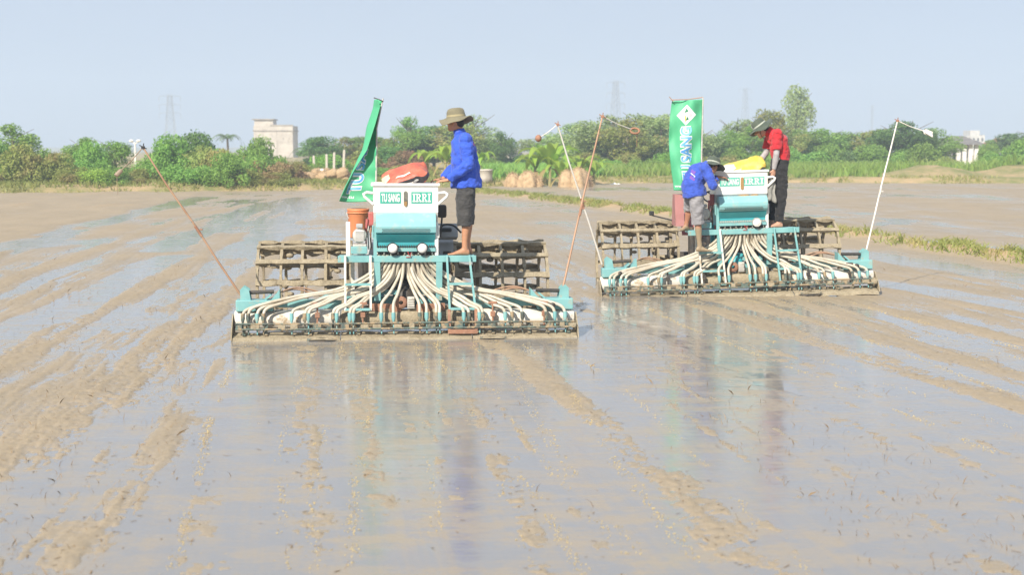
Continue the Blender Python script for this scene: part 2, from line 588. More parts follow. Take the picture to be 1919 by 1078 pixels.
def land_edge(x):
    return np.interp(x, [-80, -25, -12, -2, 6, 14, 22, 40, 90], [62, 66, 71, 78, 85, 88, 86, 84, 84])
nx, ny = 260, 60
lx = np.linspace(-140, 170, nx)
lt = np.linspace(0, 1, ny) ** 2.2
LX, LT = np.meshgrid(lx, lt)
LY = land_edge(LX) + fbm(LX * .12, LX * 0, 5, 3) * 2.0 + LT * 420 - 1.2
run = LY - land_edge(LX)
LZ = -.3 + .62 * smooth01((run + 1.2) / 3.2) + fbm(LX * .3, LY * .3, 9, 4) * .16 * smooth01(run / 2)
# sandy spoil heap at the right
heap = np.exp(-((LX - 27) / 2.6) ** 2 - ((LY - 92) / 2.2) ** 2) * .8 + np.exp(-((LX - 33) / 2) ** 2 - ((LY - 93) / 2.6) ** 2) * .8
LZ = LZ + heap * (1 + .3 * fbm(LX * .8, LY * .8, 77, 3))
lv = np.stack([LX, LY, LZ], -1).reshape(-1, 3)
li = np.arange(nx * ny).reshape(ny, nx)
lf = np.stack([li[:-1, :-1], li[:-1, 1:], li[1:, 1:], li[1:, :-1]], -1).reshape(-1, 4)
def land_material():
    m, nt, b = new_mat('bank_soil')
    geo = nt.nodes.new('ShaderNodeNewGeometry')
    P = geo.outputs['Position']
    c = mixc(nt, ramp(nt, noise(nt, .35, 6, .65, vec=P), .42, .58), (.46, .33, .17), (.20, .21, .06))
    c = mixc(nt, ramp(nt, noise(nt, 2.0, 6, .7, vec=P), .45, .7), c, (.40, .30, .15))
    nt.links.new(c, b.inputs['Base Color'])
    b.inputs['Roughness'].default_value = .95
    bump(nt, b, noise(nt, 5, 6, .7, vec=P), .6, .15)
    return m
tag(link('bank', np_mesh('bank', lv, lf, land_material(), True)), kind='structure')
def land_z(x, y):
    x = np.atleast_1d(np.asarray(x, float)); y = np.atleast_1d(np.asarray(y, float))
    run = y - land_edge(x)
    z = -.3 + .62 * smooth01((run + 1.2) / 3.2)
    hp = np.exp(-((x - 27) / 2.6) ** 2 - ((y - 92) / 2.2) ** 2) * .8 + np.exp(-((x - 33) / 2) ** 2 - ((y - 93) / 2.6) ** 2) * .8
    return z + hp
# ------------------------------------------------------------------ materials of the machines
TURQ = paint('turquoise_paint', (.21, .44, .44), (.16, .37, .38), 5, .4, .65, .5, dirt=(.38, .33, .24), dscale=9, dlo=.55, dhi=.70)
TURQ_CLEAN = paint('turquoise_sheet', (.24, .50, .52), (.20, .45, .48), 3, .4, .65, .42, dirt=(.40, .46, .40), dscale=9, dlo=.54, dhi=.74)
TURQ_DARK = paint('turquoise_deep', (.05, .36, .40), (.04, .30, .34), 5, .4, .65, .42, dirt=MUD, dscale=12, dlo=.64, dhi=.75)
WHITE = paint('white_paint', (.78, .77, .74), (.72, .71, .68), 4, .4, .7, .42, dirt=(.52, .46, .36), dscale=11, dlo=.60, dhi=.76)
WHITE_MUD = paint('white_paint_muddy', (.74, .72, .66), (.62, .57, .48), 5, .4, .6, .5, dirt=MUD, dscale=6, dlo=.56, dhi=.64, bs=.2, bscale=30)
MUDDY = paint('mud_crust', (.35, .295, .20), (.26, .215, .14), 9, .4, .62, .8, dirt=(.38, .32, .22), dscale=30, dlo=.52, dhi=.6, bs=.9, bscale=24)
MUDDY_STEEL = paint('muddy_steel', (.10, .15, .13), (.07, .08, .07), 12, .4, .6, .6, dirt=MUD, dscale=11, dlo=.47, dhi=.57, bs=.3)
DARK = paint('greasy_iron', (.035, .033, .03), (.06, .05, .04), 8, .4, .6, .55, dirt=(.16, .12, .08), dscale=10, dlo=.55, dhi=.7)
RUST = paint('rusty_iron', (.36, .18, .11), (.27, .14, .09), 12, .4, .6, .75, dirt=(.46, .30, .2), dscale=20, dlo=.55, dhi=.7, bs=.3)
POLE_RUST = paint('rusty_pole', (.44, .28, .18), (.36, .21, .13), 3, .4, .6, .6, dirt=(.22, .15, .1), dscale=5, dlo=.6, dhi=.66)
POLE_WHITE = paint('white_pole', (.78, .76, .72), (.70, .66, .58), 3, .4, .6, .5, dirt=(.40, .27, .18), dscale=6, dlo=.62, dhi=.68)
HOSE = paint('cream_hose', (.55, .51, .42), (.46, .41, .32), 4, .4, .65, .45, dirt=(.36, .29, .19), dscale=13, dlo=.52, dhi=.72)
RED = paint('faded_red_paint', (.45, .12, .11), (.38, .10, .09), 4, .4, .6, .5, dirt=MUD, dscale=8, dlo=.6, dhi=.72)
RED_FADED = paint('sun_bleached_red', (.42, .19, .18), (.36, .15, .14), 4, .4, .6, .6, dirt=MUD, dscale=8, dlo=.56, dhi=.7)
ORANGE = paint('orange_plastic', (.74, .27, .12), (.66, .24, .11), 3, .4, .6, .5, dirt=(.55, .36, .24), dscale=7, dlo=.6, dhi=.8)
CAST = paint('cast_metal', (.62, .60, .54), (.48, .46, .42), 14, .4, .6, .5, metal=.2, dirt=(.30, .26, .2), dscale=16, dlo=.58, dhi=.7)
BLACK = paint('black_plastic', (.02, .02, .021), (.035, .035, .035), 8, .4, .6, .5)
GREY = paint('grey_sheet', (.42, .43, .43), (.34, .35, .35), 4, .4, .6, .5, dirt=MUD, dscale=7, dlo=.6, dhi=.72)
SIGN_GREEN = paint('sign_green', (.05, .38, .29), (.06, .42, .33), 8, .4, .6, .5)
SIGN_PALE = paint('sign_pale_green', (.10, .46, .36), (.14, .50, .40), 8, .4, .6, .5)
SIGN_WHITE = paint('sign_white', (.82, .82, .80), (.76, .76, .74), 8, .4, .6, .5)
SEED = paint('paddy_grain', (.44, .26, .10), (.36, .2, .08), 60, .4, .6, .8, bs=.6, bscale=200)
LENS, _nt, _b = new_mat('lamp_lens')
_b.inputs['Base Color'].default_value = (.80, .80, .78, 1)
_b.inputs['Roughness'].default_value = .18
_b.inputs['Coat Weight'].default_value = .6
bump(_nt, _b, noise(_nt, 55, 2, .5), .25, .01)
WIRE_RED = paint('red_wire', (.55, .05, .04), None, 8)

# ------------------------------------------------------------------ lettering
def text_mesh(s, size=1.0, fat=0.0, cut=0):
    """flat lettering as (points, faces), lower left corner at 0,0; width squeezed later"""
    cu = bpy.data.curves.new('t', 'FONT')
    cu.body = s
    cu.size = size
    cu.offset = fat
    cu.resolution_u = 4
    ob = bpy.data.objects.new('t', cu)
    COL.objects.link(ob)
    dg = bpy.context.evaluated_depsgraph_get()
    me = bpy.data.meshes.new_from_object(ob.evaluated_get(dg))
    bpy.data.objects.remove(ob)
    bm = bmesh.new()
    bm.from_mesh(me)
    bpy.data.meshes.remove(me)
    if cut:
        bmesh.ops.triangulate(bm, faces=list(bm.faces))
        for _ in range(cut):
            bmesh.ops.subdivide_edges(bm, edges=[e for e in bm.edges if e.calc_length() > .09 * size], cuts=1)
            bmesh.ops.triangulate(bm, faces=list(bm.faces))
    bm.verts.index_update()
    P = [(v.co.x, v.co.y) for v in bm.verts]
    Fc = [tuple(v.index for v in f.verts) for f in bm.faces]
    bm.free()
    return P, Fc

def fit(P, x0, y0, w, h):
    xs = [p[0] for p in P]; ys_ = [p[1] for p in P]
    sx = w / (max(xs) - min(xs)); sy = h / (max(ys_) - min(ys_))
    return [(x0 + (p[0] - min(xs)) * sx, y0 + (p[1] - min(ys_)) * sy) for p in P]

def slab_letters(word, x0, y0, w, h):
    """heavy slab-serif capitals I and R drawn with polygons"""
    P, Fc = [], []
    def rect(a, b, c, d):
        o = len(P)
        P.extend([(a, b), (c, b), (c, d), (a, d)]); Fc.append((o, o + 1, o + 2, o + 3))
    wid = {'I': .62, 'R': 1.12}
    tot = sum(wid[c] for c in word) + .10 * (len(word) - 1)
    x = 0.0
    for ch in word:
        if ch == 'I':
            rect(x + .17, .16, x + .45, .84); rect(x, 0, x + .62, .16); rect(x, .84, x + .62, 1)
        else:
            rect(x + .12, .16, x + .38, .84); rect(x, 0, x + .50, .16); rect(x, .84, x + .5, 1)
            o = len(P)
            n = 10
            for k in range(n + 1):
                a = math.pi / 2 - math.pi * k / n
                P.append((x + .5 + .45 * math.cos(a), .72 + .28 * math.sin(a)))
                P.append((x + .5 + .19 * math.cos(a), .72 + .13 * math.sin(a)))
            for k in range(n):
                Fc.append((o + 2 * k, o + 2 * k + 1, o + 2 * k + 3, o + 2 * k + 2))
            rect(x + .38, .85, x + .5, 1.0); rect(x + .38, .44, x + .5, .59)
            o = len(P)
            P.extend([(x + .46, .45), (x + .70, .45), (x + 1.0, .14), (x + .74, .14)]); Fc.append((o, o + 3, o + 2, o + 1))
            rect(x + .72, 0, x + 1.12, .14)
        x += wid[ch] + .10
    P2 = [(x0 + p[0] / tot * w, y0 + p[1] * h) for p in P]
    return P2, Fc

def catmull(pts, n=6):
    pts = [Vector(p) for p in pts]
    q = [pts[0] * 2 - pts[1]] + pts + [pts[-1] * 2 - pts[-2]]
    out = []
    for i in range(1, len(q) - 2):
        a, b, c, d = q[i - 1:i + 3]
        for k in range(n):
            t = k / n
            out.append(.5 * ((2 * b) + (c - a) * t + (2 * a - 5 * b + 4 * c - d) * t * t + (3 * b - a - 3 * c + d) * t ** 3))
    out.append(pts[-1])
    return out

# ------------------------------------------------------------------ the seeder
HOSE_ENDS = [-1.86, -1.80, -1.70, -1.63, -1.31, -1.16, -1.12, -.84, -.80, -.65, -.61, -.29, -.15,
             .15, .23, .34, .38, .66, .72, .84, .88, 1.14, 1.22, 1.34, 1.62, 1.72, 1.84]

def make_seeder(root, v):
    """v: 1 = near machine (two lamps), 2 = far machine (one lamp, round drum cover)"""
    rnd = random.Random(40 + v)
    # --- ground work: levelling boards, float drums, rails
    for a, b in ((-1.97, -.76), (-.75, .75), (.76, 1.97)):
        m = MB()
        n = 12
        def f(u, w, a=a, b=b):
            x = a + (b - a) * u
            prof = [(-.16, -.03), (-.12, .012), (-.06, .03), (0, .045), (.05, .06), (.09, .07), (.12, .02)]
            k = min(int(w * 6 + .5), 6)
            return (x, prof[k][0] + .008 * math.sin(x * 9 + v), prof[k][1] + .007 * math.sin(x * 13 + 2 * v))
        m.grid(f, n, 6)
        m.build('levelling_board', MUDDY, root)
        m = MB()
        r = .115
        pr = [(0.02, 0), (r * .9, 0), (r, .012), (r, b - a - .012), (r * .9, b - a), (.02, b - a)]
        m.lathe(pr, 20, (a, .21, .20), Matrix.Rotation(R(90), 3, 'Y'), True)
        m.build('float_drum', WHITE_MUD if abs(a) > .76 or b > 1 else MUDDY, root)
    for z, y, r in ((.185, -.05, .011), (.125, -.07, .013)):
        m = MB(); m.tube([(-1.94, y, z), (-.9, y - .004, z - .006), (0, y, z), (.9, y - .004, z + .004), (1.95, y, z)], r, 8)
        m.build('rail', MUDDY_STEEL, root)
    xs = [-1.9, -1.72, -1.42, -1.28, -1.02, -.88, -.7, -.48, -.34, -.1, .06, .28, .44, .6, .82, .98, 1.1, 1.28, 1.5, 1.66, 1.8, 1.92]
    for x in xs:
        m = MB(); m.bbox((x, -.055, .145), (.055 + rnd.random() * .05, .05, .045 + rnd.random() * .03), .008)
        m.build('clamp', MUDDY_STEEL if rnd.random() < .55 else MUDDY, root)
    for x in (-1.85, -1.6, -1.1, -.55, .5, 1.0, 1.42, 1.88):
        m = MB(); m.bar((x, -.05, .05), (x, .12, .16), .035, .012); m.build('arm', MUDDY_STEEL, root)
    for x in (-.96, .98):
        m = MB()
        m.grid(lambda u, w, x=x: (x + .17 * (2 * u - 1), -.16 - .07 * math.sin(math.pi * u) * w, .03 + .015 * w - .05 * abs(2 * u - 1) ** 2 * w), 12, 3)
        m.build('furrow_flap', MUDDY_STEEL, root)
        m = MB(); m.lathe([(.001, 0), (.15, 0), (.15, .02), (.001, .02)], 20, (x, -.17, -.015), None, True, 1, .45); m.build('furrow_hole_shade', DARK, root)  # dark disc painted in for the shaded hole under the flap
    # red end plates
    for sx in (-1, 1):
        m = MB(); m.prism([(-.12, .0), (.32, .0), (.34, .2), (.12, .28), (-.06, .12)], sx * 1.985 - .006, sx * 1.985 + .006)
        m.build('end_plate', MUDDY, root)
    # folding joints at both ends and the beams that carry them
    for sx in (-1, 1):
        m = MB()
        m.bbox((sx * 1.74, .2, .375), (.42, .2, .13), .012)
        m.bar((sx * 1.62, .2, .44), (sx * 1.55, .2, .50), .16, .02)
        m.prism([(sx * 1.90, .44), (sx * 1.78, .44), (sx * 1.80, .56), (sx * 1.86, .60), (sx * 1.90, .56)], .12, .15, 'y')
        m.prism([(sx * 1.90, .44), (sx * 1.78, .44), (sx * 1.80, .56), (sx * 1.86, .60), (sx * 1.90, .56)], .25, .28, 'y')
        m.prism([(sx * 1.56, .43), (sx * 1.45, .43), (sx * 1.45, .56)], .10, .30, 'y')
        m.build('joint_box', TURQ, root)
        m = MB(); m.tube([(sx * 1.80, .2, .52), (sx * 1.52, .2, .53)], .022, 10); m.tube([(sx * 1.78, .2, .515), (sx * 1.86, .2, .515)], .012, 8)
        m.build('fold_cylinder', DARK, root)
        m = MB(); m.bar((sx * 1.56, .25, .40), (sx * .75, .30, .36), .07, .10); m.bar((sx * 1.1, .25, .36), (sx * .8, .5, .50), .05, .05)
        m.build('wing_beam', TURQ, root)
        m = MB()
        for k in (0, 1):
            m.tube(catmull([(sx * 1.5, .26 + .05 * k, .50), (sx * 1.28, .45, .55 - .02 * k), (sx * 1.05, .5, .5 - .04 * k), (sx * .85, .55, .40)], 5), .010, 6)
        m.build('hydraulic_line', POLE_RUST, root)
        m = MB()
        m.lathe([(.001, 0), (.03, 0), (.03, .05), (.001, .05)], 8, (sx * 1.70, .06, .37), Matrix.Rotation(R(90), 3, 'X'))
        m.build('hinge_pin', DARK, root)
    for x in (-1.02, -.50, 1.0, 1.60):
        m = MB(); m.tube([(x, .02, .10), (x, .05, .40)], .011, 8); m.bbox((x, .05, .40), (.10, .03, .03), .008); m.bbox((x, .035, .27), (.055, .04, .06), .008)
        m.build('screw_jack', DARK if v == 2 else RUST, root)
    # --- centre frame and gearbox
    m = MB()
    m.bar((-.72, .42, .40), (.72, .42, .40), .09, .09)
    m.bar((-.36, .34, .50), (.40, .34, .50), .07, .05)
    m.bar((-.30, .42, .40), (-.24, .95, .62), .06, .05); m.bar((.30, .42, .40), (.24, .95, .62), .06, .05)
    m.build('centre_frame', TURQ, root)
    m = MB(); m.bar((-.44, .16, .345), (-.06, .16, .335), .05, .085); m.bar((.12, .16, .335), (.45, .16, .345), .05, .085)
    m.build('rusty_brace', RUST if v == 1 else MUDDY_STEEL, root)
    m = MB(); m.bbox((0, .52, .44), (.30, .28, .26), .03); m.lathe([(.001, 0), (.11, 0), (.11, .12), (.08, .16), (.001, .16)], 14, (0, .38, .44), Matrix.Rotation(R(90), 3, 'X'))
    m.tube([(0, .6, .46), (0, 1.1, .55)], .035, 10)
    m.build('gearbox', DARK if v == 1 else TURQ_DARK, root)
    m = MB(); m.bbox((.055, .12, .40), (.085, .03, .14), .006)
    for k in range(4):
        m.box((.055, .10, .36 + k * .028), (.07, .012, .01))
    m.build('filter_box', CAST, root)
    m = MB(); m.lathe([(.025, 0), (.07, 0), (.075, .02), (.06, .035), (.025, .035)], 16, (-.06, .14, .40), Matrix.Rotation(R(90), 3, 'X'))
    m.build('pulley', RUST, root)
    m = MB()
    for k in range(16):
        x = -.62 + rnd.random() * 1.24
        m.ball((x, .14 + rnd.random() * .16, .24 + rnd.random() * .10), (.05 + rnd.random() * .05, .05, .03 + rnd.random() * .03), None, 8, 5)
    tag(m.build('mud_clods', MUDDY, root), kind='stuff')
    # --- platform with posts
    before = set(root.children)
    tx = 0.0 if v == 1 else .09
    m = MB(); m.bbox((.015, .17, .905), (1.60, .045, .075), .006)
    m.build('platform_beam', TURQ, root)
    for cx, w in ((-.565, .42), (.60, .42)):
        m = MB(); m.bbox((cx, .36, .915), (w, .32, .03), .005); m.build('deck_plate', TURQ, root)
    for x in (-.335, .385):
        m = MB(); m.bar((x, .165, .868), (x - .01 * x, .20, .42), .072, .06); m.build('post', TURQ, root)
    for x in (-.34, .37):
        m = MB(); m.bar((x, .72, .40), (x, .72, 1.0), .05, .05); m.build('rear_post', TURQ_DARK, root)
    # --- ladders
    lads = [(-.70, -.70, -.41, -.41, .32), (.47, .50, .73, .80, .30)] if v == 1 else [(-.66, -.62, -.34, -.28, .16), (.44, .50, .73, .82, .18)]
    for q, (xa, xb, xc, xd, zb) in enumerate(lads):
        L = MB()
        L.bar((xa, .12, .95), (xb, .02, zb), .024, .03); L.bar((xc, .12, .95), (xd, .02, zb), .024, .03)
        lo = L.build('ladder', TURQ if q else WHITE_MUD, root)
        for zr in ((.62, .335) if v == 1 else (.62, .36, .17)):
            t = (.95 - zr) / (.95 - zb)
            p = Vector((xa + (xb - xa) * t, .12 - .1 * t, zr)); s = Vector((xc + (xd - xc) * t, .12 - .1 * t, zr))
            m = MB(); m.bar(p, s, .05, .025); m.build('rung', TURQ, lo)
        if v == 1 and q == 1:
            m = MB(); m.bar((.49, .0, .33), (.49, -.06, .09), .032); m.bar((.80, .0, .33), (.80, -.06, .09), .032); m.bar((.475, -.06, .08), (.815, -.06, .08), .03, .05)
            m.build('ladder_foot', RUST, lo)
    # --- hopper
    y0, y1 = .20, .72
    m = MB()
    m.prism([(y0 + .02, 1.44), (y1 - .06, 1.44), (y1, 1.76), (y0, 1.76)], -.375, .375)
    hop = m.build('hopper', WHITE, root)
    m = MB()
    m.bar((-.392, y0, 1.765), (.392, y0, 1.765), .035, .03); m.bar((-.392, y1, 1.765), (.392, y1, 1.765), .035, .03)
    m.bar((-.385, y0 + .018, 1.763), (-.385, y1 - .018, 1.763), .03, .03); m.bar((.385, y0 + .018, 1.763), (.385, y1 - .018, 1.763), .03, .03)
    m.build('rim', WHITE, hop)
    m = MB(); m.prism([(y0 + .022, 1.438), (y1 - .07, 1.438), (y1 - .12, 1.16), (y0 + .09, 1.30)], -.372, .372)
    m.build('lower_hopper', GREY if v == 2 else WHITE, root)
    for sx in (-1, 1):
        m = MB(); m.tube([(sx * .375, .215, 1.665), (sx * .45, .21, 1.675), (sx * .485, .21, 1.655), (sx * .475, .21, 1.625), (sx * .42, .213, 1.575), (sx * .375, .218, 1.535)], .017, 8)
        m.build('handle', WHITE, root)
    # name plates and sight slot on the front sheet (it leans a little)
    def fy(z):
        return y0 + .02 * (1.76 - z) / .32 - .004
    if v == 1:
        plates = [(-.295, 1.545, .24, .135, 'tu'), (.065, 1.545, .24, .135, 'ir')]
    else:
        plates = [(-.315, 1.555, .29, .125, 'tu'), (.03, 1.555, .30, .125, 'ir')]
    for px_, pz, w, h, kind in plates:
        m = MB(); m.add([(px_, fy(pz), pz), (px_ + w, fy(pz), pz), (px_ + w, fy(pz + h), pz + h), (px_, fy(pz + h), pz + h)], [(0, 1, 2, 3)])
        pl = m.build('name_plate', SIGN_GREEN if v == 1 else SIGN_PALE, root)
        bx, bz, bw, bh = px_ + .015, pz + .018, w - .03, h - .036
        if kind == 'tu':
            P, Fc = text_mesh('TU SANG', 1.0, .035)
            P = fit(P, bx, bz, bw, bh)
        else:
            P, Fc = slab_letters('IRRI', bx, bz, bw, bh)
        m = MB(); m.add([(p[0], fy(p[1]) - .004, p[1]) for p in P], Fc)
        m.build('lettering', SIGN_WHITE, pl)
    m = MB()
    sl = [(.022 * math.cos(a), .068 + .0 + .022 * math.sin(a)) for a in [math.pi * k / 6 for k in range(7)]] + [(.022 * math.cos(a), -.068 + .022 * math.sin(a)) for a in [math.pi + math.pi * k / 6 for k in range(7)]]
    zc = 1.60 if v == 1 else 1.59
    xo = 0.0 if v == 1 else .01
    m.add([(xo + p[0], fy(zc + p[1]) - .006, zc + p[1]) for p in sl], [tuple(range(len(sl)))])
    so = m.build('sight_slot', SLOT_GLASS if v == 1 else SEED, root)
    if v == 1:
        m = MB(); m.add([(p[0] * .8, fy(zc + p[1]) - .009, zc + min(p[1], -.03)) for p in sl], [tuple(range(len(sl)))])
        m.build('seed_level', SEED, so)
        for xg in (-.27, .24):
            m = MB(); m.add([(xg - .06, .205, 1.39), (xg + .06, .205, 1.39), (xg + .06, .20, 1.432), (xg - .06, .20, 1.432)], [(0, 1, 2, 3)])
            m.build('sticker', GREY, root)
    else:
        for xg, w in ((.02, .10), (.18, .075)):
            m = MB(); m.ball((xg, .235, 1.40), (w, .04, .032), Matrix.Rotation(R(-8), 3, 'Y'), 12, 6); m.build('seed_window', SEED, root)
    # drum cover (turquoise, facetted on the near machine, rounder on the far one)
    if v == 1:
        prof = [(.20, 1.432), (.155, 1.40), (.12, 1.345), (.105, 1.28), (.12, 1.215), (.16, 1.195), (.24, 1.195), (.24, 1.43)]
    else:
        prof = [(.14 + .115 * math.cos(a), 1.30 + .115 * math.sin(a)) for a in [R(75 + 210 * k / 9) for k in range(10)]] + [(.26, 1.2), (.26, 1.41)]
        prof = [(p[0] + .03, p[1]) for p in prof]
    m = MB(); m.prism(prof, -.345, .345)
    dc = m.build('drum_cover', TURQ_CLEAN, root)
    m = MB()
    for j in range(3):
        for i in range(38):
            x = -.27 + i * .0146 + (j % 2) * .0073
            z = 1.222 + j * .015
            yy = (.118 if v == 1 else .078) - .003 - j * (.004 if v == 1 else .006)
            if v == 2:
                z = 1.222 + j * .015
                yy = .17 - math.sqrt(max(.115 ** 2 - (z - 1.30) ** 2, 0)) - .004
            m.add([(x + .0052 * math.cos(a), yy, z + .0052 * math.sin(a)) for a in [k * math.pi / 3 for k in range(6)]], [(0, 1, 2, 3, 4, 5)])
    m.build('vent_holes', BLACK, dc)
    # metering housing below
    m = MB()
    m.prism([(.20, .985), (.20, 1.19), (.66, 1.19), (.66, .985)], -.335, .335)
    m.prism([(.195, 1.19), (.12, 1.19), (.195, 1.10)], -.34, .34)
    m.build('metering_housing', TURQ_DARK, root)
    m = MB(); m.bar((-.34, .165, 1.015), (.34, .165, 1.015), .03, .045); m.build('lamp_rail', TURQ, root)
    for sx in (-1, 1):
        m = MB(); m.bar((sx * .355, .19, .945), (sx * .355, .19, 1.33), .04, .03); m.bbox((sx * .372, .24, 1.22), (.035, .13, .15), .01)
        m.build('side_bracket', TURQ if sx < 0 else WHITE, root)
    m = MB()
    for i in range(26):
        x = -.325 + i * .026
        m.box((x, .165, 1.052), (.010, .05, .026))
    m.build('metering_teeth', CAST if v == 2 else DARK, root)
    m = MB(); m.box((0, .26, .962), (.70, .12, .028)); m.build('outlet_tray', DARK, root)
    for i in range(26):
        x = -.33 + i * .0264
        m = MB(); m.lathe([(.001, 0), (.011, 0), (.011, .03), (.001, .03)], 8, (x, .185, .955), None); m.build('outlet_nozzle', BLACK if i % 3 else CAST, root)
    # lamps
    for lx in ((-.155, .185) if v == 1 else (.19,)):
        rot = Matrix.Rotation(R(90), 3, 'X')
        m = MB(); m.lathe([(.001, -.05), (.03, -.05), (.062, -.01), (.066, .03), (.060, .034), (.056, .02)], 20, (lx, .115, 1.035), rot)
        lh = m.build('headlamp', BLACK if v == 1 else CAST, root)
        m = MB(); m.lathe([(.057, .018), (.045, .030), (.02, .037), (.001, .038)], 20, (lx, .115, 1.035), rot); m.build('lens', LENS, lh)
        m = MB(); m.bar((lx, .14, 1.03), (lx, .15, .955), .02); m.build('lamp_foot', DARK, lh)
    m = MB(); m.tube(catmull([(.02, .12, .995), (.03, .11, .96), (.045, .12, .95), (.06, .11, .985)], 4), .004, 5); m.tube(catmull([(.045, .12, .95), (.05, .13, .93), (.0, .14, .925)], 4), .004, 5)
    m.build('wire', WIRE_RED, root)
    # --- blower motor on the left with its bracket and the white belt guard
    m = MB()
    rot = Matrix.Rotation(R(90), 3, 'X')
    m.lathe([(.001, 0), (.075, 0), (.085, .02), (.085, .15), (.07, .17), (.001, .17)], 20, (-.535, .38, 1.17), rot)
    m.bbox((-.535, .30, 1.06), (.16, .16, .03), .008)
    mo = m.build('blower_motor', CAST, root)
    for k in range(9):
        m = MB(); m.bbox((-.535, .203, 1.115 + k * .0135), (.105, .012, .006), .002); m.build('cooling_fin', WHITE, mo)
    m = MB(); m.bbox((-.535, .25, 1.285), (.075, .09, .05), .012); m.build('motor_cap', GREY, mo)
    m = MB(); m.bbox((-.54, .27, 1.005), (.19, .20, .085), .01); m.build('motor_bracket', TURQ, root)
    m = MB(); m.bbox((-.665, .2, 1.135), (.05, .05, .40), .008); m.build('belt_guard', WHITE, root)
    m = MB(); m.bar((-.62, .42, .90), (-.62, .46, .40), .045); m.build('rear_stay', WHITE_MUD, root)
    # levers beside the hopper
    for k, (lx, mt) in enumerate(((-.455, RED), (-.40, RUST), (-.43, CAST))):
        m = MB(); m.tube([(lx, .30 + .04 * k, 1.0), (lx - .01, .32 + .04 * k, 1.20), (lx + .01 + .01 * k, .33 + .04 * k, 1.36)], [.008, .010, .018], 8)
        m.build('lever', mt, root)
    m = MB(); m.bbox((-.40, .36, 1.36), (.07, .06, .17), .02); m.build('oil_bottle', RED, root)
    for c_ in root.children:
        if c_ not in before:
            c_.location.x += tx
    # --- hoses with their couplings and seed boots
    n = len(HOSE_ENDS)
    for i, xe in enumerate(HOSE_ENDS):
        x0 = tx - .31 + .62 * i / (n - 1)
        j = rnd.random() - .5
        dx = xe - x0
        s = 1 if dx > 0 else -1
        lift = min(abs(dx), 1.0)
        back = rnd.random() * .10
        P = [(x0, .19 + .05 * (i % 2), .95), (x0 + .01 * s, .20 + .05 * (i % 2), .85), (x0 + dx * (.11 + .03 * j), .18 + back, .69 + .04 * j),
             (x0 + dx * .34, .14 + back, .545 + .03 * j), (x0 + dx * .62, .10 + back * .8, .465 + .03 * j + .015 * lift), (xe - (.16 * lift + .02) * s, .03 + back * .5, .395 + .03 * j),
             (xe - .035 * s * lift, .0 + back * .2, .345 + .02 * j), (xe, -.02, .275)]
        if abs(dx) < .5:
            P = [(x0, .19 + .05 * (i % 2), .95), (x0 + .005 * s, .19 + .05 * (i % 2), .85), (x0 + dx * .15, .16 + back, .70), (x0 + dx * .55, .11, .53 + .04 * j), (xe - .03 * s * lift, .04, .40), (xe, -.01, .275)]
        m = MB(); m.tube(catmull(P, 5), .0185, 9)
        ho = m.build('seed_hose', HOSE, root)
        m = MB(); m.tube([(xe, -.018, .30), (xe, -.024, .24), (xe, -.03, .20)], [.024, .025, .013], 10); m.tube([(xe, -.03, .20), (xe + .004, -.045, .06)], [.010, .008], 6)
        m.build('coupling', TURQ if rnd.random() < .8 else MUDDY_STEEL, ho)
    return hop

SLOT_GLASS = paint('sight_glass', (.12, .13, .11), (.2, .19, .16), 20, .4, .6, .2)

def marker(root, base, top, tip, mat, kind):
    """leaning marker pole with a thin arm and something light at its tip"""
    base, top, tip = Vector(base), Vector(top), Vector(tip)
    rnd = random.Random(int(abs(top.x) * 1000))
    j = lambda t: base.lerp(top, t) + Vector((rnd.uniform(-.012, .012), 0, rnd.uniform(-.012, .012)))
    m = MB(); m.tube([base, j(.25), j(.5), j(.75), top], [.0135, .0125, .012, .011, .010], 8)
    po = m.build('marker_pole', mat, root)
    m = MB(); c = base.lerp(top, .45); d = (top - base).normalized()
    m.tube([c - d * .07, c + d * .07], .017, 8); m.bbox(c + Vector((.03, 0, .02)), (.03, .03, .02), .004)
    m.build('pole_joint', RUST if kind != 'paddle' else CAST, po)
    m = MB(); m.bbox(top, (.04, .03, .03), .006); m.tube([top + Vector((-.04, 0, .024)), top + Vector((.04, 0, -.016))], .006, 6); m.tube([top + Vector((0, 0, -.03)), top + Vector((.008, 0, .045))], .006, 6)
    m.build('pole_head', BLACK if kind == 'pan' else RUST, po)
    m = MB(); m.tube([top, top.lerp(tip, .5) + Vector((0, 0, -.012)), tip], [.007, .006, .006], 6)
    ar = m.build('marker_arm', {'ring': CAST, 'pan': POLE_WHITE_DIRTY}.get(kind, POLE_WHITE), po)
    ad = (tip - top).normalized()
    m = MB()
    if kind == 'pan':
        m.bbox(tip + ad * .05, (.075, .04, .095), .015, ad.to_track_quat('Z', 'Y').to_matrix()); mat2 = POLE_WHITE_DIRTY
        m.tube([tip + ad * .08, tip + ad * .08 + Vector((.005, 0, -.22))], .003, 5)
    elif kind == 'ring':
        m.tube([tip + ad * .05 + Vector((.055 * math.cos(a), .02 * math.sin(a), .032 * math.sin(a))) for a in [k * math.pi / 8 for k in range(17)]], .013, 6); mat2 = RUST
        m.tube([tip + ad * .08, tip + ad * .08 + Vector((0, 0, -.18))], .003, 5)
    elif kind == 'lump':
        m.ball(tip, (.045, .04, .05), None, 10, 6); mat2 = RUST
    else:
        m.loft([(tip, (0, .01, .015), (.004, 0, .006)), (tip + ad * .03, (0, .035, .02), (.006, 0, .01)), (tip + ad * .13, (0, .04, .05), (.006, 0, .01)), (tip + ad * .15, (0, .02, .03), (.003, 0, .006))], 10); mat2 = POLE_WHITE
        m.bbox(tip + ad * .08, (.12, .02, .075), .02, Matrix.Rotation(math.atan2(-ad.z, ad.x), 3, 'Y'))
    m.build('marker_weight', mat2, ar)
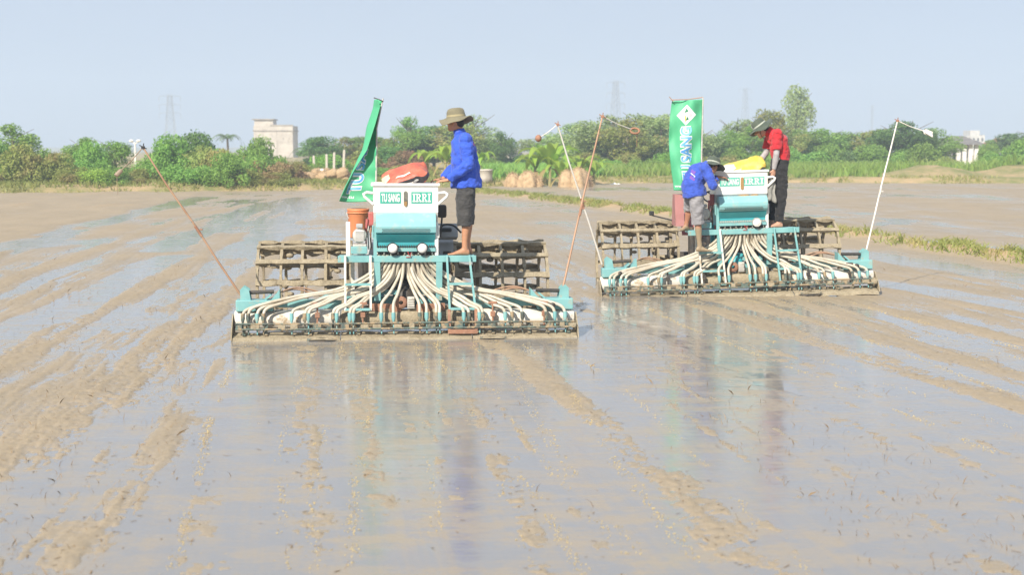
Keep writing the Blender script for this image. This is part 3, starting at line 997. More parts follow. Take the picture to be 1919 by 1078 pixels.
POLE_WHITE_DIRTY = paint('dirty_white', (.34, .26, .19), (.26, .19, .14), 16, .4, .6, .6)

# ------------------------------------------------------------------ tractor with cage wheels
def make_tractor(root, v):
    rnd = random.Random(90 + v)
    WZ, WY, WR = .40, 1.95, .585
    # engine body and transmission
    m = MB(); m.bbox((0, 2.75, .86), (.46, 1.05, .46), .05); m.bbox((0, 2.75, .62), (.34, 1.2, .22), .03)
    m.build('bonnet', RED, root)
    m = MB(); m.bbox((0, 1.75, .56), (.34, 1.2, .34), .04); m.tube([(-.75, WY, WZ + .02), (.75, WY, WZ + .02)], .075, 12)
    m.bbox((0, 1.15, .66), (.44, .25, .30), .03)
    m.build('transmission', DARK, root)
    m = MB(); m.bbox((0, 1.45, 1.02), (.40, .38, .10), .04); m.bbox((0, 1.28, 1.18), (.38, .08, .26), .035); m.build('driver_seat', BLACK, root)
    st = MB(); st.tube([(0, 2.20, .95), (0, 1.98, 1.32)], .018, 8); so = st.build('steering_column', BLACK, root)
    rot = Matrix.Rotation(R(28), 3, 'X')
    st = MB(); st.tube([Vector((0, 1.97, 1.335)) + rot @ Vector((.19 * math.cos(a), .19 * math.sin(a), 0)) for a in [k * math.pi / 10 for k in range(21)]], .014, 6)
    for a in (0, 2.1, 4.2):
        st.tube([Vector((0, 1.97, 1.335)), Vector((0, 1.97, 1.335)) + rot @ Vector((.19 * math.cos(a), .19 * math.sin(a), 0))], .009, 6)
    st.build('steering_wheel', BLACK, so)
    for sx in (-1, 1):
        m = MB()
        prof = [(1.30, .80), (1.42, 1.00), (1.62, 1.10), (2.05, 1.10), (2.30, .98), (2.30, .955), (2.05, 1.075), (1.62, 1.075), (1.44, .98), (1.32, .79)]
        m.prism(prof, sx * .36, sx * .62)
        m.build('fender', GREY if v == 1 else RED, root)
        for z0, z1, xx in ((.66, .40, .30), (.95, .60, .22)):
            m = MB(); m.bar((sx * xx, 1.2, z0), (sx * (xx + .02), .45, z1), .045, .05); m.build('link_arm', DARK if z0 < .9 else MUDDY_STEEL, root)
        m = MB(); m.tube([(sx * .52, 1.0, .93), (sx * .50, .98, .30)], .05, 10); m.bbox((sx * .5, 1.05, .62), (.12, .2, .5), .03); m.build('step_frame', DARK, root)
    # right-hand side bits seen behind the standing man's knees: controls
    m = MB(); m.tube(catmull([(.40, 1.15, 1.10), (.47, 1.1, 1.24), (.60, 1.08, 1.24), (.70, 1.1, 1.15)], 5), .012, 6); m.bbox((.50, 1.05, 1.19), (.16, .12, .05), .02)
    m.build('control_lever', BLACK, root)
    m = MB(); m.bbox((.46, 1.0, 1.42), (.11, .10, .16), .03); m.tube([(.46, 1.0, 1.36), (.44, 1.0, 1.1)], .012, 6); m.build('side_lamp', DARK, root)
    m = MB(); m.prism([(1.1, 1.10), (1.45, 1.04), (1.45, 1.20), (1.2, 1.26)], .42, .66); m.build('dash_panel', GREY, root)
    m = MB(); m.tube([(.16, 3.0, 1.05), (.16, 3.0, 1.45)], .03, 10); m.build('exhaust_pipe', DARK, root)
    if v == 2:
        m = MB(); m.prism([(.95, .95), (1.35, .95), (1.25, 1.42), (1.05, 1.42)], -.77, -.64); m.build('side_tank', RED_FADED, root)
        m = MB(); m.bbox((-1.05, 1.55, 1.12), (.07, .06, .07), .01); m.bar((-1.05, 1.55, 1.09), (-.7, 1.5, 1.0), .02); m.build('reflector', BLACK, root)
    # cage wheels
    NS = 13
    for sx in (-1, 1):
        xa, xb = sx * .64, sx * 1.83
        m = MB()
        m.tube([(sx * .45, WY, WZ), (sx * .98, WY, WZ)], .05, 10)
        m.lathe([(.001, 0), (.16, 0), (.16, .04), (.001, .04)], 16, (sx * .72, WY, WZ), Matrix.Rotation(R(90), 3, 'Y'))
        ph = rnd.random() * .4 if v == 1 else .22 + rnd.random() * .2
        for hx in (sx * .70, sx * .95):
            for k in range(6):
                a = ph + k * math.pi / 3 + .2
                m.bar((hx, WY + .13 * math.cos(a), WZ + .13 * math.sin(a)), (hx, WY + (WR - .03) * math.cos(a), WZ + (WR - .03) * math.sin(a)), .05, .045, (1, 0, 0))
        wheel = m.build('cage_wheel', MUDDY, root)
        hoops = [.66, .96, 1.24, 1.52, 1.81] if sx > 0 else [.66, .97, 1.26, 1.52, 1.81]
        for hx in hoops:
            m = MB()
            n = 36
            for k in range(n):
                a, b = 2 * math.pi * k / n, 2 * math.pi * (k + 1) / n
                w = .013 + .007 * rnd.random()
                r0, r1 = WR - .08, WR - .010
                q = []
                for ang in (a, b):
                    for rr in (r0, r1):
                        for s in (-1, 1):
                            q.append((sx * hx + s * w, WY + rr * math.cos(ang), WZ + rr * math.sin(ang)))
                m.add(q, [(0, 1, 5, 4), (2, 6, 7, 3), (0, 4, 6, 2), (1, 3, 7, 5)])
            m.build('hoop', MUDDY, wheel)
        for k in range(NS):
            a = ph + 2 * math.pi * k / NS
            e = Vector((0, math.cos(a), math.sin(a)))
            t = Vector((0, -math.sin(a), math.cos(a)))
            m = MB()
            # angle-iron slat crusted with uneven mud: the outer flange follows the rim, the inner one points in
            N = 18
            def prof(u):
                g_ = .010 * math.sin(u * 23 + k * 2.1) + .012 * rnd.random()
                return [e * (WR + .012 + g_ * .5) - t * .028, e * (WR + .012 + g_) + t * (.030 + g_), e * (WR - .012 - g_) + t * (.030 + g_), e * (WR - .012) - t * .01, e * (WR - .075 - 2 * g_) - t * .015, e * (WR - .075 - 2 * g_) - t * .038]
            vs_, fs_ = [], []
            for i in range(N + 1):
                u = i / N
                for p in prof(u):
                    vs_.append((xa + (xb - xa) * u, WY + p.y, WZ + p.z))
            for i in range(N):
                for c in range(6):
                    c2 = (c + 1) % 6
                    fs_.append((i * 6 + c, i * 6 + c2, (i + 1) * 6 + c2, (i + 1) * 6 + c))
            fs_.append((5, 4, 3, 2, 1, 0)); fs_.append(tuple(N * 6 + c for c in range(6)))
            m.add(vs_, fs_)
            m.build('slat', MUDDY, wheel)
        m = MB()
        for k in range(60):
            a = rnd.random() * 2 * math.pi
            rr = WR - .05 - abs(rnd.gauss(0, .07))
            s = .012 + .022 * rnd.random()
            m.ball((xa + (xb - xa) * (rnd.random() ** 1.7), WY + rr * math.cos(a), WZ + rr * math.sin(a)), (s * 1.6, s, s), None, 6, 4)
        tag(m.build('mud_lumps', MUDDY, wheel), kind='stuff')

ROLL2 = R(-1.7); SC2 = 1.04
for v, o, yaw, lab in ((1, O1, YAW1, 'near'), (2, O2, YAW2, 'far')):
    roll = R(0.2) if v == 1 else ROLL2
    s = empty('rice_seeder', (o.x, o.y, 0), (0, roll, yaw))
    tag(s, ('turquoise and white rice seeder with two round headlamps, nearest the camera' if v == 1 else
            'turquoise and white rice seeder with a single headlamp, further back at right'), 'seeder', 'rice seeders crossing the flooded field')
    make_seeder(s, v)
    if v == 2: s.scale = (SC2,) * 3
    t = empty('tractor', (o.x, o.y, 0), (0, roll * .5, yaw))
    tag(t, ('tractor on mud caked cage wheels carrying the nearer seeder with the red sack' if v == 1 else
            'red tractor on mud caked cage wheels carrying the further seeder with the yellow sack'), 'tractor', 'tractors on cage wheels')
    make_tractor(t, v)
    if v == 2: t.scale = (SC2,) * 3
    if v == 1:
        S1 = s
    else:
        S2 = s
def frame(o, yaw, roll, k):
    return Matrix.Translation((o.x, o.y, 0)) @ Matrix.Rotation(yaw, 4, 'Z') @ Matrix.Rotation(roll, 4, 'Y') @ Matrix.Scale(k, 4)
FR1 = frame(O1, YAW1, R(.2), 1.0); FR2 = frame(O2, YAW2, ROLL2, SC2)
def W1(p): return FR1 @ Vector(p)
def W2(p): return FR2 @ Vector(p)
def L1(px, py, dy): return FR1.inverted() @ at_depth(px, py, O1.y + dy)
def L2(px, py, dy): return FR2.inverted() @ at_depth(px, py, O2.y + dy)

# marker poles at the ends of each levelling bar
marker(S1, (-1.88, .2, .46), L1(268, 276, -.3), L1(228, 318, -.45), POLE_RUST, 'pan')
marker(S1, (1.84, .2, .55), L1(1129, 218, .9), L1(1183, 242, 1.0), POLE_RUST, 'ring')
marker(S2, (-1.94, .2, .50), L2(1045, 233, -.5), L2(1009, 259, -.6), POLE_WHITE, 'lump')
marker(S2, (1.88, .2, .55), L2(1682, 226, .5), L2(1730, 245, .5), POLE_WHITE, 'paddle')
# ------------------------------------------------------------------ sacks, bucket, flags
def sack(name, loc, rotm, hx, hy, hz, base, band, patches, seed, label):
    rnd = random.Random(seed)
    ph = [rnd.random() * 6 for _ in range(6)]
    def surf(u, w, off=0.0):
        a = 2 * math.pi * u
        t = math.pi * (w - .5)
        e = .42
        sg = lambda v_, p: math.copysign(abs(v_) ** p, v_)
        x = hx * sg(math.cos(a), e) * sg(math.cos(t), .75)
        y = hy * sg(math.sin(a), e) * sg(math.cos(t), .75)
        z = hz * sg(math.sin(t), .9) * (1 - .35 * (abs(x) / hx) ** 3)
        z += hz * (.20 * math.sin(x * 11 + ph[0]) + .16 * math.sin(y * 17 + x * 6 + ph[1]) + .13 * math.sin(x * 31 + y * 23 + ph[2]) + .07 * math.sin(x * 57 - y * 40)) * math.cos(t)
        z -= .25 * hz * math.cos(math.pi * x / hx * .5 + ph[3] * .1) if z > 0 else 0
        z *= 1 + .45 * x / hx
        n = Vector((x / hx ** 2, y / hy ** 2, z / hz ** 2))
        n = n.normalized() if n.length > 0 else Vector((0, 0, 1))
        return rotm @ (Vector((x, y, z)) + n * off)
    root = empty(name, loc)
    tag(root, label, 'sack')
    m = MB(); m.grid(lambda u, w: surf(u, w), 56, 20); m.build('sack_cloth', base, root)
    for (u0, u1, w0, w1, mt) in [band] + patches:
        m = MB(); m.grid(lambda u, w: surf(u0 + (u1 - u0) * u, w0 + (w1 - w0) * w, .004 if mt is band[4] else .007), 30, 8)
        m.build('printed_band', mt, root)
    return root
SACK_RED = paint('sack_red', (.50, .11, .07), (.60, .19, .11), 9, .4, .62, .42, bs=.7, bscale=16)
SACK_BLACK = paint('sack_black', (.03, .03, .035), (.08, .07, .07), 9, .4, .7, .4)
SACK_WHITE = paint('sack_white', (.72, .70, .66), (.60, .55, .5), 12, .4, .65, .5, bs=.2)
SACK_YEL = paint('sack_yellow', (.66, .50, .07), (.62, .52, .18), 7, .45, .7, .42, bs=.7, bscale=16)
SACK_PINK = paint('sack_tan', (.74, .56, .40), (.66, .46, .30), 9, .4, .65, .5)
c1 = W1((.0, .46, 1.875))
rm = Matrix.Rotation(YAW1, 3, 'Z') @ Matrix.Rotation(R(-10), 3, 'Y') @ Matrix.Rotation(R(24), 3, 'X')
sack('seed_sack', c1, rm, .275, .21, .075, SACK_RED, (.60, .97, .20, .60, SACK_BLACK),
     [(.50, .575, .20, .8, SACK_PINK), (.70, .78, .26, .50, SACK_WHITE), (.84, .97, .2, .42, SACK_RED), (.70, .76, .78, .84, SACK_WHITE)], 3,
     'crumpled red seed sack with black band lying on the nearer hopper')
c2 = W2((.17, .44, 1.825))
rm = Matrix.Rotation(YAW2, 3, 'Z') @ Matrix.Rotation(R(-13), 3, 'Y') @ Matrix.Rotation(R(26), 3, 'X')
sack('seed_sack', c2, rm, .32, .20, .058, SACK_YEL, (.66, .98, .34, .48, SACK_BLACK),
     [(.40, .60, .25, .9, SACK_WHITE), (.64, .74, .62, .84, SACK_PINK)], 5,
     'yellow seed sack with black stripe lying on the further hopper')

bo = W1((-.555, .95, 1.10))
bk = empty('bucket', bo, (0, 0, YAW1)); tag(bk, 'orange plastic bucket standing behind the motor of the nearer machine', 'bucket')
m = MB(); m.lathe([(.001, .004), (.105, .004), (.112, .02), (.128, .33), (.134, .335), (.134, .355), (.124, .355), (.118, .32), (.10, .03), (.001, .03)], 24); m.build('bucket_body', ORANGE, bk)
m = MB(); m.lathe([(.132, .30), (.138, .30), (.138, .315), (.132, .315)], 24); m.build('rim_band', ORANGE, bk)
m = MB(); m.tube([(.138 * math.cos(a), -.02 - .11 * math.sin(a) * .5, .31 - .12 * math.sin(a)) for a in [k * math.pi / 10 for k in range(11)]], .004, 6); m.build('bucket_handle', CAST, bk)
# grey rag hung on the right handle of the far hopper
rg = W2((.53, .25, 1.40)); ro = empty('rag', rg, (0, 0, YAW2)); tag(ro, 'grey rag hanging from the handle of the further hopper', 'rag')
m = MB(); m.grid(lambda u, w: (.06 * (2 * u - 1) * (.8 + .3 * w) + .008 * math.sin(w * 9), .018 * math.sin(u * 9 + w * 3), .24 - .33 * w + .02 * math.sin(u * 5)), 10, 10)
o = m.build('rag_cloth', paint('rag_grey', (.22, .22, .2), (.32, .31, .28), 14, .4, .6, .9), ro)
sm = o.modifiers.new('t', 'SOLIDIFY'); sm.thickness = .012

FLAG_GREEN = paint('flag_green', (.075, .40, .20), (.085, .44, .23), 2.0, .4, .65, .55, bs=.15, bscale=300)
FLAG_BLUE = paint('flag_blue', (.05, .24, .62), (.20, .52, .75), 2.5, .42, .58, .6)
FLAG_WHITE = paint('flag_white', (.80, .82, .82), (.75, .78, .8), 6, .4, .6, .6)
LOGO_G = paint('logo_green', (.03, .22, .10), None, 5); LOGO_Y = paint('logo_yellow', (.75, .62, .12), None, 5)
LOGO_B = paint('logo_blue', (.50, .66, .78), None, 5); LOGO_P = paint('logo_pink', (.78, .62, .66), None, 5)

def flag(root, fn, aspect, side):
    """fn(u, t): cloth point; u 0 free edge .. 1 pole edge, t 0 top .. 1 bottom; side = unit offset toward the printed face"""
    m = MB(); m.grid(lambda u, t: fn(u, t), 44, 80)
    cl = m.build('flag_cloth', FLAG_GREEN, root)
    sm = cl.modifiers.new('t', 'SOLIDIFY'); sm.thickness = .003; sm.offset = 0
    def nrm(u, t):
        e = .01
        a = fn(min(u + e, 1), t) - fn(max(u - e, 0), t); b = fn(u, min(t + e, 1)) - fn(u, max(t - e, 0))
        n = a.cross(b).normalized()
        return n if n.dot(side) > 0 or True else -n
    sgn = 1 if nrm(.5, .9).dot(side) > 0 else -1
    def put(P, Fc, name, mt, off):
        mm = MB(); mm.add([fn(p[0], p[1]) + nrm(p[0], p[1]) * sgn * off for p in P], Fc, True)
        return mm.build(name, mt, cl)
    # lettering runs up the cloth, letter tops toward the free edge
    for fat, off, mt, nm in ((.10, .005, FLAG_WHITE, 'letter_outline'), (.02, .008, FLAG_BLUE, 'lettering')):
        for word, ta, tb in (('TU', .915, .72), ('SANG', .685, .295)):
            pad = .008 if nm == 'letter_outline' else 0
            P, Fc = text_mesh(word, 1.0, fat, 2)
            P = fit(P, 0, 0, 1, 1)
            P = [(.69 + pad * 2 - p[1] * (.34 + pad * 4), (ta + pad) + (tb - ta - 2 * pad) * p[0]) for p in P]
            put(P, Fc, nm, mt, off)
        # horn of the U
        P = [(.37, .745), (.31, .745), (.31, .722), (.34, .722), (.37, .735)]
        put(P, [(0, 1, 2, 3, 4)], nm, mt, off)
    P, Fc = text_mesh('www.tu', 1.0, .02, 1); P = fit(P, 0, 0, 1, 1)
    put([(.05 + p[0] * .52, .965 - p[1] * .026) for p in P], Fc, 'web_address', FLAG_WHITE, .005)
    # diamond emblem
    cu, ct, du, dt = .50, .165, .30, .115
    N = 6
    P, Fc = [], []
    for j in range(N + 1):
        for i in range(N + 1):
            a, b = i / N, j / N
            P.append((cu + du * (a - b), ct + dt * (a + b - 1)))
    for j in range(N):
        for i in range(N):
            q = j * (N + 1) + i
            Fc.append((q, q + 1, q + N + 2, q + N + 1))
    put(P, Fc, 'emblem', FLAG_WHITE, .005)
    def blob(x, y, w, h, mt, k=10, tri=False):
        pts = [(cu + du * (x + w * math.cos(2 * math.pi * i / k)), ct + dt * (y + h * math.sin(2 * math.pi * i / k))) for i in range(k)]
        if tri:
            pts = [(cu + du * (x - w), ct + dt * (y + h)), (cu + du * (x + w), ct + dt * (y + h * .4)), (cu + du * x, ct + dt * (y - h))]
        put(pts, [tuple(range(len(pts)))], 'emblem_mark', mt, .009)
    blob(-.02, -.45, .22, .22, LOGO_G, tri=True); blob(.12, .32, .16, .2, LOGO_G, tri=True)
    blob(-.08, .32, .07, .34, LOGO_Y); blob(-.44, -.02, .17, .2, LOGO_B); blob(.42, 0, .17, .17, LOGO_P)
    return cl

# far flag: hangs almost flat, seen from its printed face
fr = empty('flag', W2((-.55, 1.02, 1.0)), (0, 0, 0)); tag(fr, 'green banner hanging flat with white diamond emblem, behind the further machine', 'flag', 'green banners on the machines')
Yf = O2.y + 1.0
Linv = Matrix.Translation(-fr.location)
def fl2(u, t):
    xl = 1260 - 6 * math.sin(math.pi * min(t * 1.1, 1)) + 3 * t * t
    xr = 1317 - 6 * t
    p = at_depth(xl + (xr - xl) * u, 186 + 171 * t + 3 * (1 - u) * (1 - t), Yf)
    p.y += .035 * math.sin(u * 7 + t * 3.2) * (.4 + t) + .05 * (1 - u) ** 2 + .014 * math.sin(t * 17 + u * 6) + .010 * math.sin(t * 9 - u * 13)
    return Linv @ p
flag(fr, fl2, 1, Vector((0, -1, 0)))
def lp(px, py, y): return Linv @ at_depth(px, py, y)
m = MB(); m.tube([lp(1311, 420, Yf), lp(1314, 330, Yf), lp(1317.5, 182, Yf)], [.014, .013, .010], 8); m.build('flag_pole', CAST, fr)
m = MB(); m.tube([lp(1317, 182, Yf), lp(1290, 186, Yf), lp(1257, 187, Yf)], .007, 6); m.tube([lp(1262, 190, Yf), lp(1254, 181, Yf)], .006, 5); m.build('cross_rod', POLE_RUST, fr)

# near flag: twisted by the wind round its free edge
fr1 = empty('flag', W1((-.36, .85, 1.0)), (0, 0, 0)); tag(fr1, 'green banner twisted and folded by the wind, beside the nearer hopper', 'flag', 'green banners on the machines')
Yn = O1.y + .85
Linv1 = Matrix.Translation(-fr1.location)
def fl1(u, t):
    y = 188 + 188 * t
    s = np.interp(t, [0, .08, .28, .5, .7, .85, 1], [701, 696, 681, 671, 654, 643, 634])
    e = np.interp(t, [0, .08, .25, .5, .7, .85, 1], [709, 712, 703, 688, 664, 649, 636])
    pole = np.interp(t, [0, .12, .25, 1], [718, 712, 705.5, 704.5])
    w = 1 - u
    b = [(pole, 0), (pole + (s - pole) * .45, .17 * (1 - t * .6)), (s - 9 * (1 - t) - 2, .10 * (1 - t)), (e, -.16 * (1 - t * .75))]
    k = [(1 - w) ** 3, 3 * w * (1 - w) ** 2, 3 * w * w * (1 - w), w ** 3]
    x = sum(kk * bb[0] for kk, bb in zip(k, b)); d = sum(kk * bb[1] for kk, bb in zip(k, b))
    x += 1.6 * math.sin(t * 19) * math.sin(math.pi * w) * t
    d += .022 * math.sin(w * 8 + t * 9) * t + .012 * math.sin(t * 34 + w * 3) * (1 - w)
    return Linv1 @ at_depth(x, y + 3 * math.sin(math.pi * w) * t * t - 2 * w * (1 - t), Yn + d)
flag(fr1, fl1, 1, Vector((0, -1, 0)))
def lp1(px, py, y): return Linv1 @ at_depth(px, py, y)
m = MB(); m.tube([lp1(704, 470, Yn), lp1(705, 330, Yn), lp1(706, 240, Yn), lp1(718, 184, Yn)], [.013, .012, .010, .008], 8); m.tube([lp1(711, 470, Yn), lp1(710, 376, Yn)], .008, 6); m.build('flag_pole', CAST, fr1)
m = MB(); m.tube([lp1(718, 190, Yn), lp1(710, 186, Yn - .05), lp1(701, 183, Yn)], .007, 6); m.build('cross_rod', DARK, fr1)

# ------------------------------------------------------------------ people
def skin_mat(name, c, mud=None, top=.3):
    m_, nt, b = new_mat(name)
    col = mixc(nt, ramp(nt, noise(nt, 9, 4), .4, .65), c, tuple(x * .86 for x in c))
    if mud:
        tc = nt.nodes.new('ShaderNodeTexCoord'); sp = nt.nodes.new('ShaderNodeSeparateXYZ')
        nt.links.new(tc.outputs['Object'], sp.inputs[0])
        ad = nt.nodes.new('ShaderNodeMath'); ad.operation = 'MULTIPLY_ADD'
        nt.links.new(noise(nt, 16, 5), ad.inputs[0]); ad.inputs[1].default_value = .30; nt.links.new(sp.outputs[2], ad.inputs[2])
        col = mixc(nt, ramp(nt, ad.outputs[0], top + .10, top + .18, 1, 0), col, mud)
    nt.links.new(col, b.inputs['Base Color'])
    b.inputs['Roughness'].default_value = .5
    b.inputs['Subsurface Weight'].default_value = .08
    b.inputs['Subsurface Radius'].default_value = (.02, .008, .004)
    return m_
def cloth(name, c, c2=None, sc=7, bs=.5):
    m_, nt, b = new_mat(name)
    nt.links.new(mixc(nt, ramp(nt, noise(nt, sc, 5), .4, .65), c, c2 or tuple(x * .82 for x in c)), b.inputs['Base Color'])
    lk = b.inputs['Base Color'].links[0].from_socket
    nt.links.new(mixc(nt, ramp(nt, noise(nt, 11, 7, .75), .60, .74, 0, .45), lk, (.30, .25, .18)), b.inputs['Base Color'])
    b.inputs['Roughness'].default_value = .85
    b.inputs['Sheen Weight'].default_value = .15
    w1 = noise(nt, 1, 4, .55, stretch=(7, 7, 16))
    w2 = noise(nt, 300, 2, .5)
    ad = nt.nodes.new('ShaderNodeMath'); ad.operation = 'MULTIPLY_ADD'
    nt.links.new(w2, ad.inputs[0]); ad.inputs[1].default_value = .04; nt.links.new(w1, ad.inputs[2])
    bump(nt, b, ad.outputs[0], bs, .05)
    return m_

def fuse(o, vox, smooth=6, fold=0.0, fscale=.12):
    r = o.modifiers.new('fuse', 'REMESH'); r.mode = 'VOXEL'; r.voxel_size = vox; r.use_smooth_shade = True
    if smooth:
        s = o.modifiers.new('soft', 'SMOOTH'); s.iterations = smooth; s.factor = .5
    if fold:
        tx = bpy.data.textures.new('fold', 'CLOUDS'); tx.noise_scale = fscale; tx.noise_depth = 2
        d = o.modifiers.new('folds', 'DISPLACE'); d.texture = tx; d.strength = fold; d.mid_level = .5; d.texture_coords = 'GLOBAL'

def hand(m, wrist, d, pn, curl, s=1.0, thumb=1):
    """palm, four fingers of unequal length bent round what they rest on, thumb from the side; d = forward, pn = back of hand"""
    d = Vector(d).normalized(); pn = Vector(pn).normalized()
    sd_ = d.cross(pn).normalized() * thumb
    w = Vector(wrist)
    m.loft([(w - d * .02, sd_ * .027, pn * .019), (w + d * .02, sd_ * .036, pn * .017), (w + d * .07 * s, sd_ * .043, pn * .015), (w + d * .092 * s, sd_ * .040, pn * .012)], 12)
    for k, (off, ln) in enumerate(((.032, .070), (.011, .080), (-.011, .074), (-.031, .058))):
        p = w + d * .088 * s + sd_ * off
        pts = [p]; dir_ = d.copy()
        for q in range(3):
            ax = d.cross(pn).normalized()
            dir_ = (Quaternion(ax, -curl * (.6 + .5 * q)) @ dir_)
            pts.append(pts[-1] + dir_ * ln * s * (.44, .32, .24)[q])
        m.limb(pts, [.0095, .009, .0085, .0075], 8)
    p = w + d * .025 * s + sd_ * .034
    m.limb([p, p + (d * .6 + sd_ * .7).normalized() * .035, p + (d * .6 + sd_ * .7).normalized() * .035 + (d - pn * curl).normalized() * .032], [.013, .011, .009], 8)

def foot(m, ank, toe, s=1.0):
    """bare foot: heel, arch, ball and toes, sole at the level of toe.z"""
    a, t = Vector(ank), Vector(toe)
    f = Vector((t.x - a.x, t.y - a.y, 0)); L = f.length; f.normalize()
    sd_ = Vector((-f.y, f.x, 0)); up = Vector((0, 0, 1)); z0 = t.z
    def ring(k, hw, h, top=0.0):
        c = Vector((a.x, a.y, 0)) + f * k
        return (Vector((c.x, c.y, z0 + h / 2)), sd_ * hw, up * h / 2)
    m.loft([ring(-.055, .018, .05), ring(-.045, .030, .07), ring(-.01, .034, .095), ring(.035, .035, .085), ring(L * .5, .040, .058), ring(L * .8, .046, .036), ring(L, .044, .024)], 12)
    for k, (o_, l_, r_) in enumerate(((.033, .040, .0125), (.014, .036, .0095), (-.003, .031, .009), (-.018, .025, .0085), (-.032, .018, .008))):
        p = Vector((a.x, a.y, 0)) + f * (L - .008) + sd_ * o_; p.z = z0 + r_ + .002
        m.limb([p, p + f * l_], [r_, r_ * .9], 8)
    m.limb([Vector((a.x, a.y, z0 + .055)), a + up * .05], [.037, .036], 12)

def head(root, c, look, hair_mat, skin, S=1.0):
    """skull, jaw, nose, ears, lips for the body mesh; eyes, brows and hair as children"""
    look = Vector(look).normalized()
    side = look.cross(Vector((0, 0, 1))).normalized()
    up = side.cross(look).normalized()
    M = Matrix((side, look, up)).transposed()
    c = Vector(c)
    def L(x, y, z): return c + M @ Vector((x, y, z)) * S
    m = MB()
    m.ball(L(0, -.012, .035), (.075 * S, .092 * S, .085 * S), M, 16, 12)
    m.ball(L(0, .018, -.025), (.062 * S, .072 * S, .078 * S), M, 14, 10)
    m.ball(L(0, .055, -.078), (.036 * S, .035 * S, .026 * S), M, 10, 8)
    m.limb([L(0, .086, .025), L(0, .104, -.012)], [.010 * S, .015 * S], 8)
    m.ball(L(.013, .094, -.014), .010 * S, M, 8, 6); m.ball(L(-.013, .094, -.014), .010 * S, M, 8, 6)
    m.ball(L(0, .081, -.046), (.022 * S, .010 * S, .007 * S), M, 8, 6); m.ball(L(0, .080, -.056), (.020 * S, .010 * S, .007 * S), M, 8, 6)
    m.ball(L(0, .078, .034), (.050 * S, .014 * S, .010 * S), M, 10, 6)
    for s in (-1, 1):
        m.ball(L(s * .076, -.005, .002), (.008 * S, .020 * S, .032 * S), M, 8, 6)
        m.ball(L(s * .040, .066, -.012), (.018 * S, .014 * S, .016 * S), M, 8, 6)
    extra = []
    for s in (-1, 1):
        e = MB(); e.ball(L(s * .031, .080, .017), (.013 * S, .006 * S, .006 * S), M, 8, 6); extra.append((e, 'eye', BLACK))
        e = MB(); e.bar(L(s * .018, .090, .038), L(s * .046, .083, .036), .006, .006); extra.append((e, 'eyebrow', hair_mat))
    h = MB(); h.ball(L(0, -.022, .045), (.081 * S, .092 * S, .086 * S), M, 16, 10); h.ball(L(0, -.06, -.01), (.066 * S, .05 * S, .055 * S), M, 12, 8)
    extra.append((h, 'hair', hair_mat))
    return m, extra, M, L

def hat(root, L, M, mat, band, tilt, seed, lift=.075, emblem=True):
    rnd = random.Random(seed)
    ph = rnd.random() * 6
    m = MB()
    N = 40
    Q = M @ Matrix.Rotation(R(tilt), 3, 'X')
    o = L(0, -.012, lift)
    K = 1.0
    prof = [(.001, .108), (.05, .106), (.082, .094), (.094, .07), (.100, .03), (.105, .0), (.130, -.014), (.160, -.028), (.186, -.036), (.186, -.041), (.158, -.034), (.128, -.02), (.10, -.006)]
    vs_, fs_ = [], []
    for r_, z in prof:
        for k in range(N):
            a = 2 * math.pi * k / N
            b = max(r_ - .105, 0) / .08
            wv = b * (.028 * math.sin(2 * a + ph) + .010 * math.sin(5 * a + ph * 2)) - b * .018 * math.cos(a) ** 2
            vs_.append(o + Q @ (Vector((r_ * math.cos(a), r_ * 1.08 * math.sin(a), z + wv)) * K))
    n = len(prof)
    for i in range(n - 1):
        for k in range(N):
            k2 = (k + 1) % N
            fs_.append((i * N + k, i * N + k2, (i + 1) * N + k2, (i + 1) * N + k))
    m.add(vs_, fs_, True)
    h = m.build('hat', mat, root)
    m = MB(); m.lathe([(.1055 , .005), (.1035, .026)], 32, o, Q, True, 1, 1.08); m.build('hat_band', band, h)
    if emblem:
        m = MB()
        for k in range(7):
            a = R(90 + (k - 3) * 7)
            for z in (.035, .066):
                m.v.append(tuple(o + Q @ Vector((.1025 * math.cos(a) * (1 - (z - .03) * .9), .1115 * math.sin(a) * (1 - (z - .03) * .9), z))))
        for k in range(6):
            m.f.append((2 * k, 2 * k + 2, 2 * k + 3, 2 * k + 1)); m.sm.append(True)
        m.build('hat_badge', SIGN_WHITE, h)
    return h

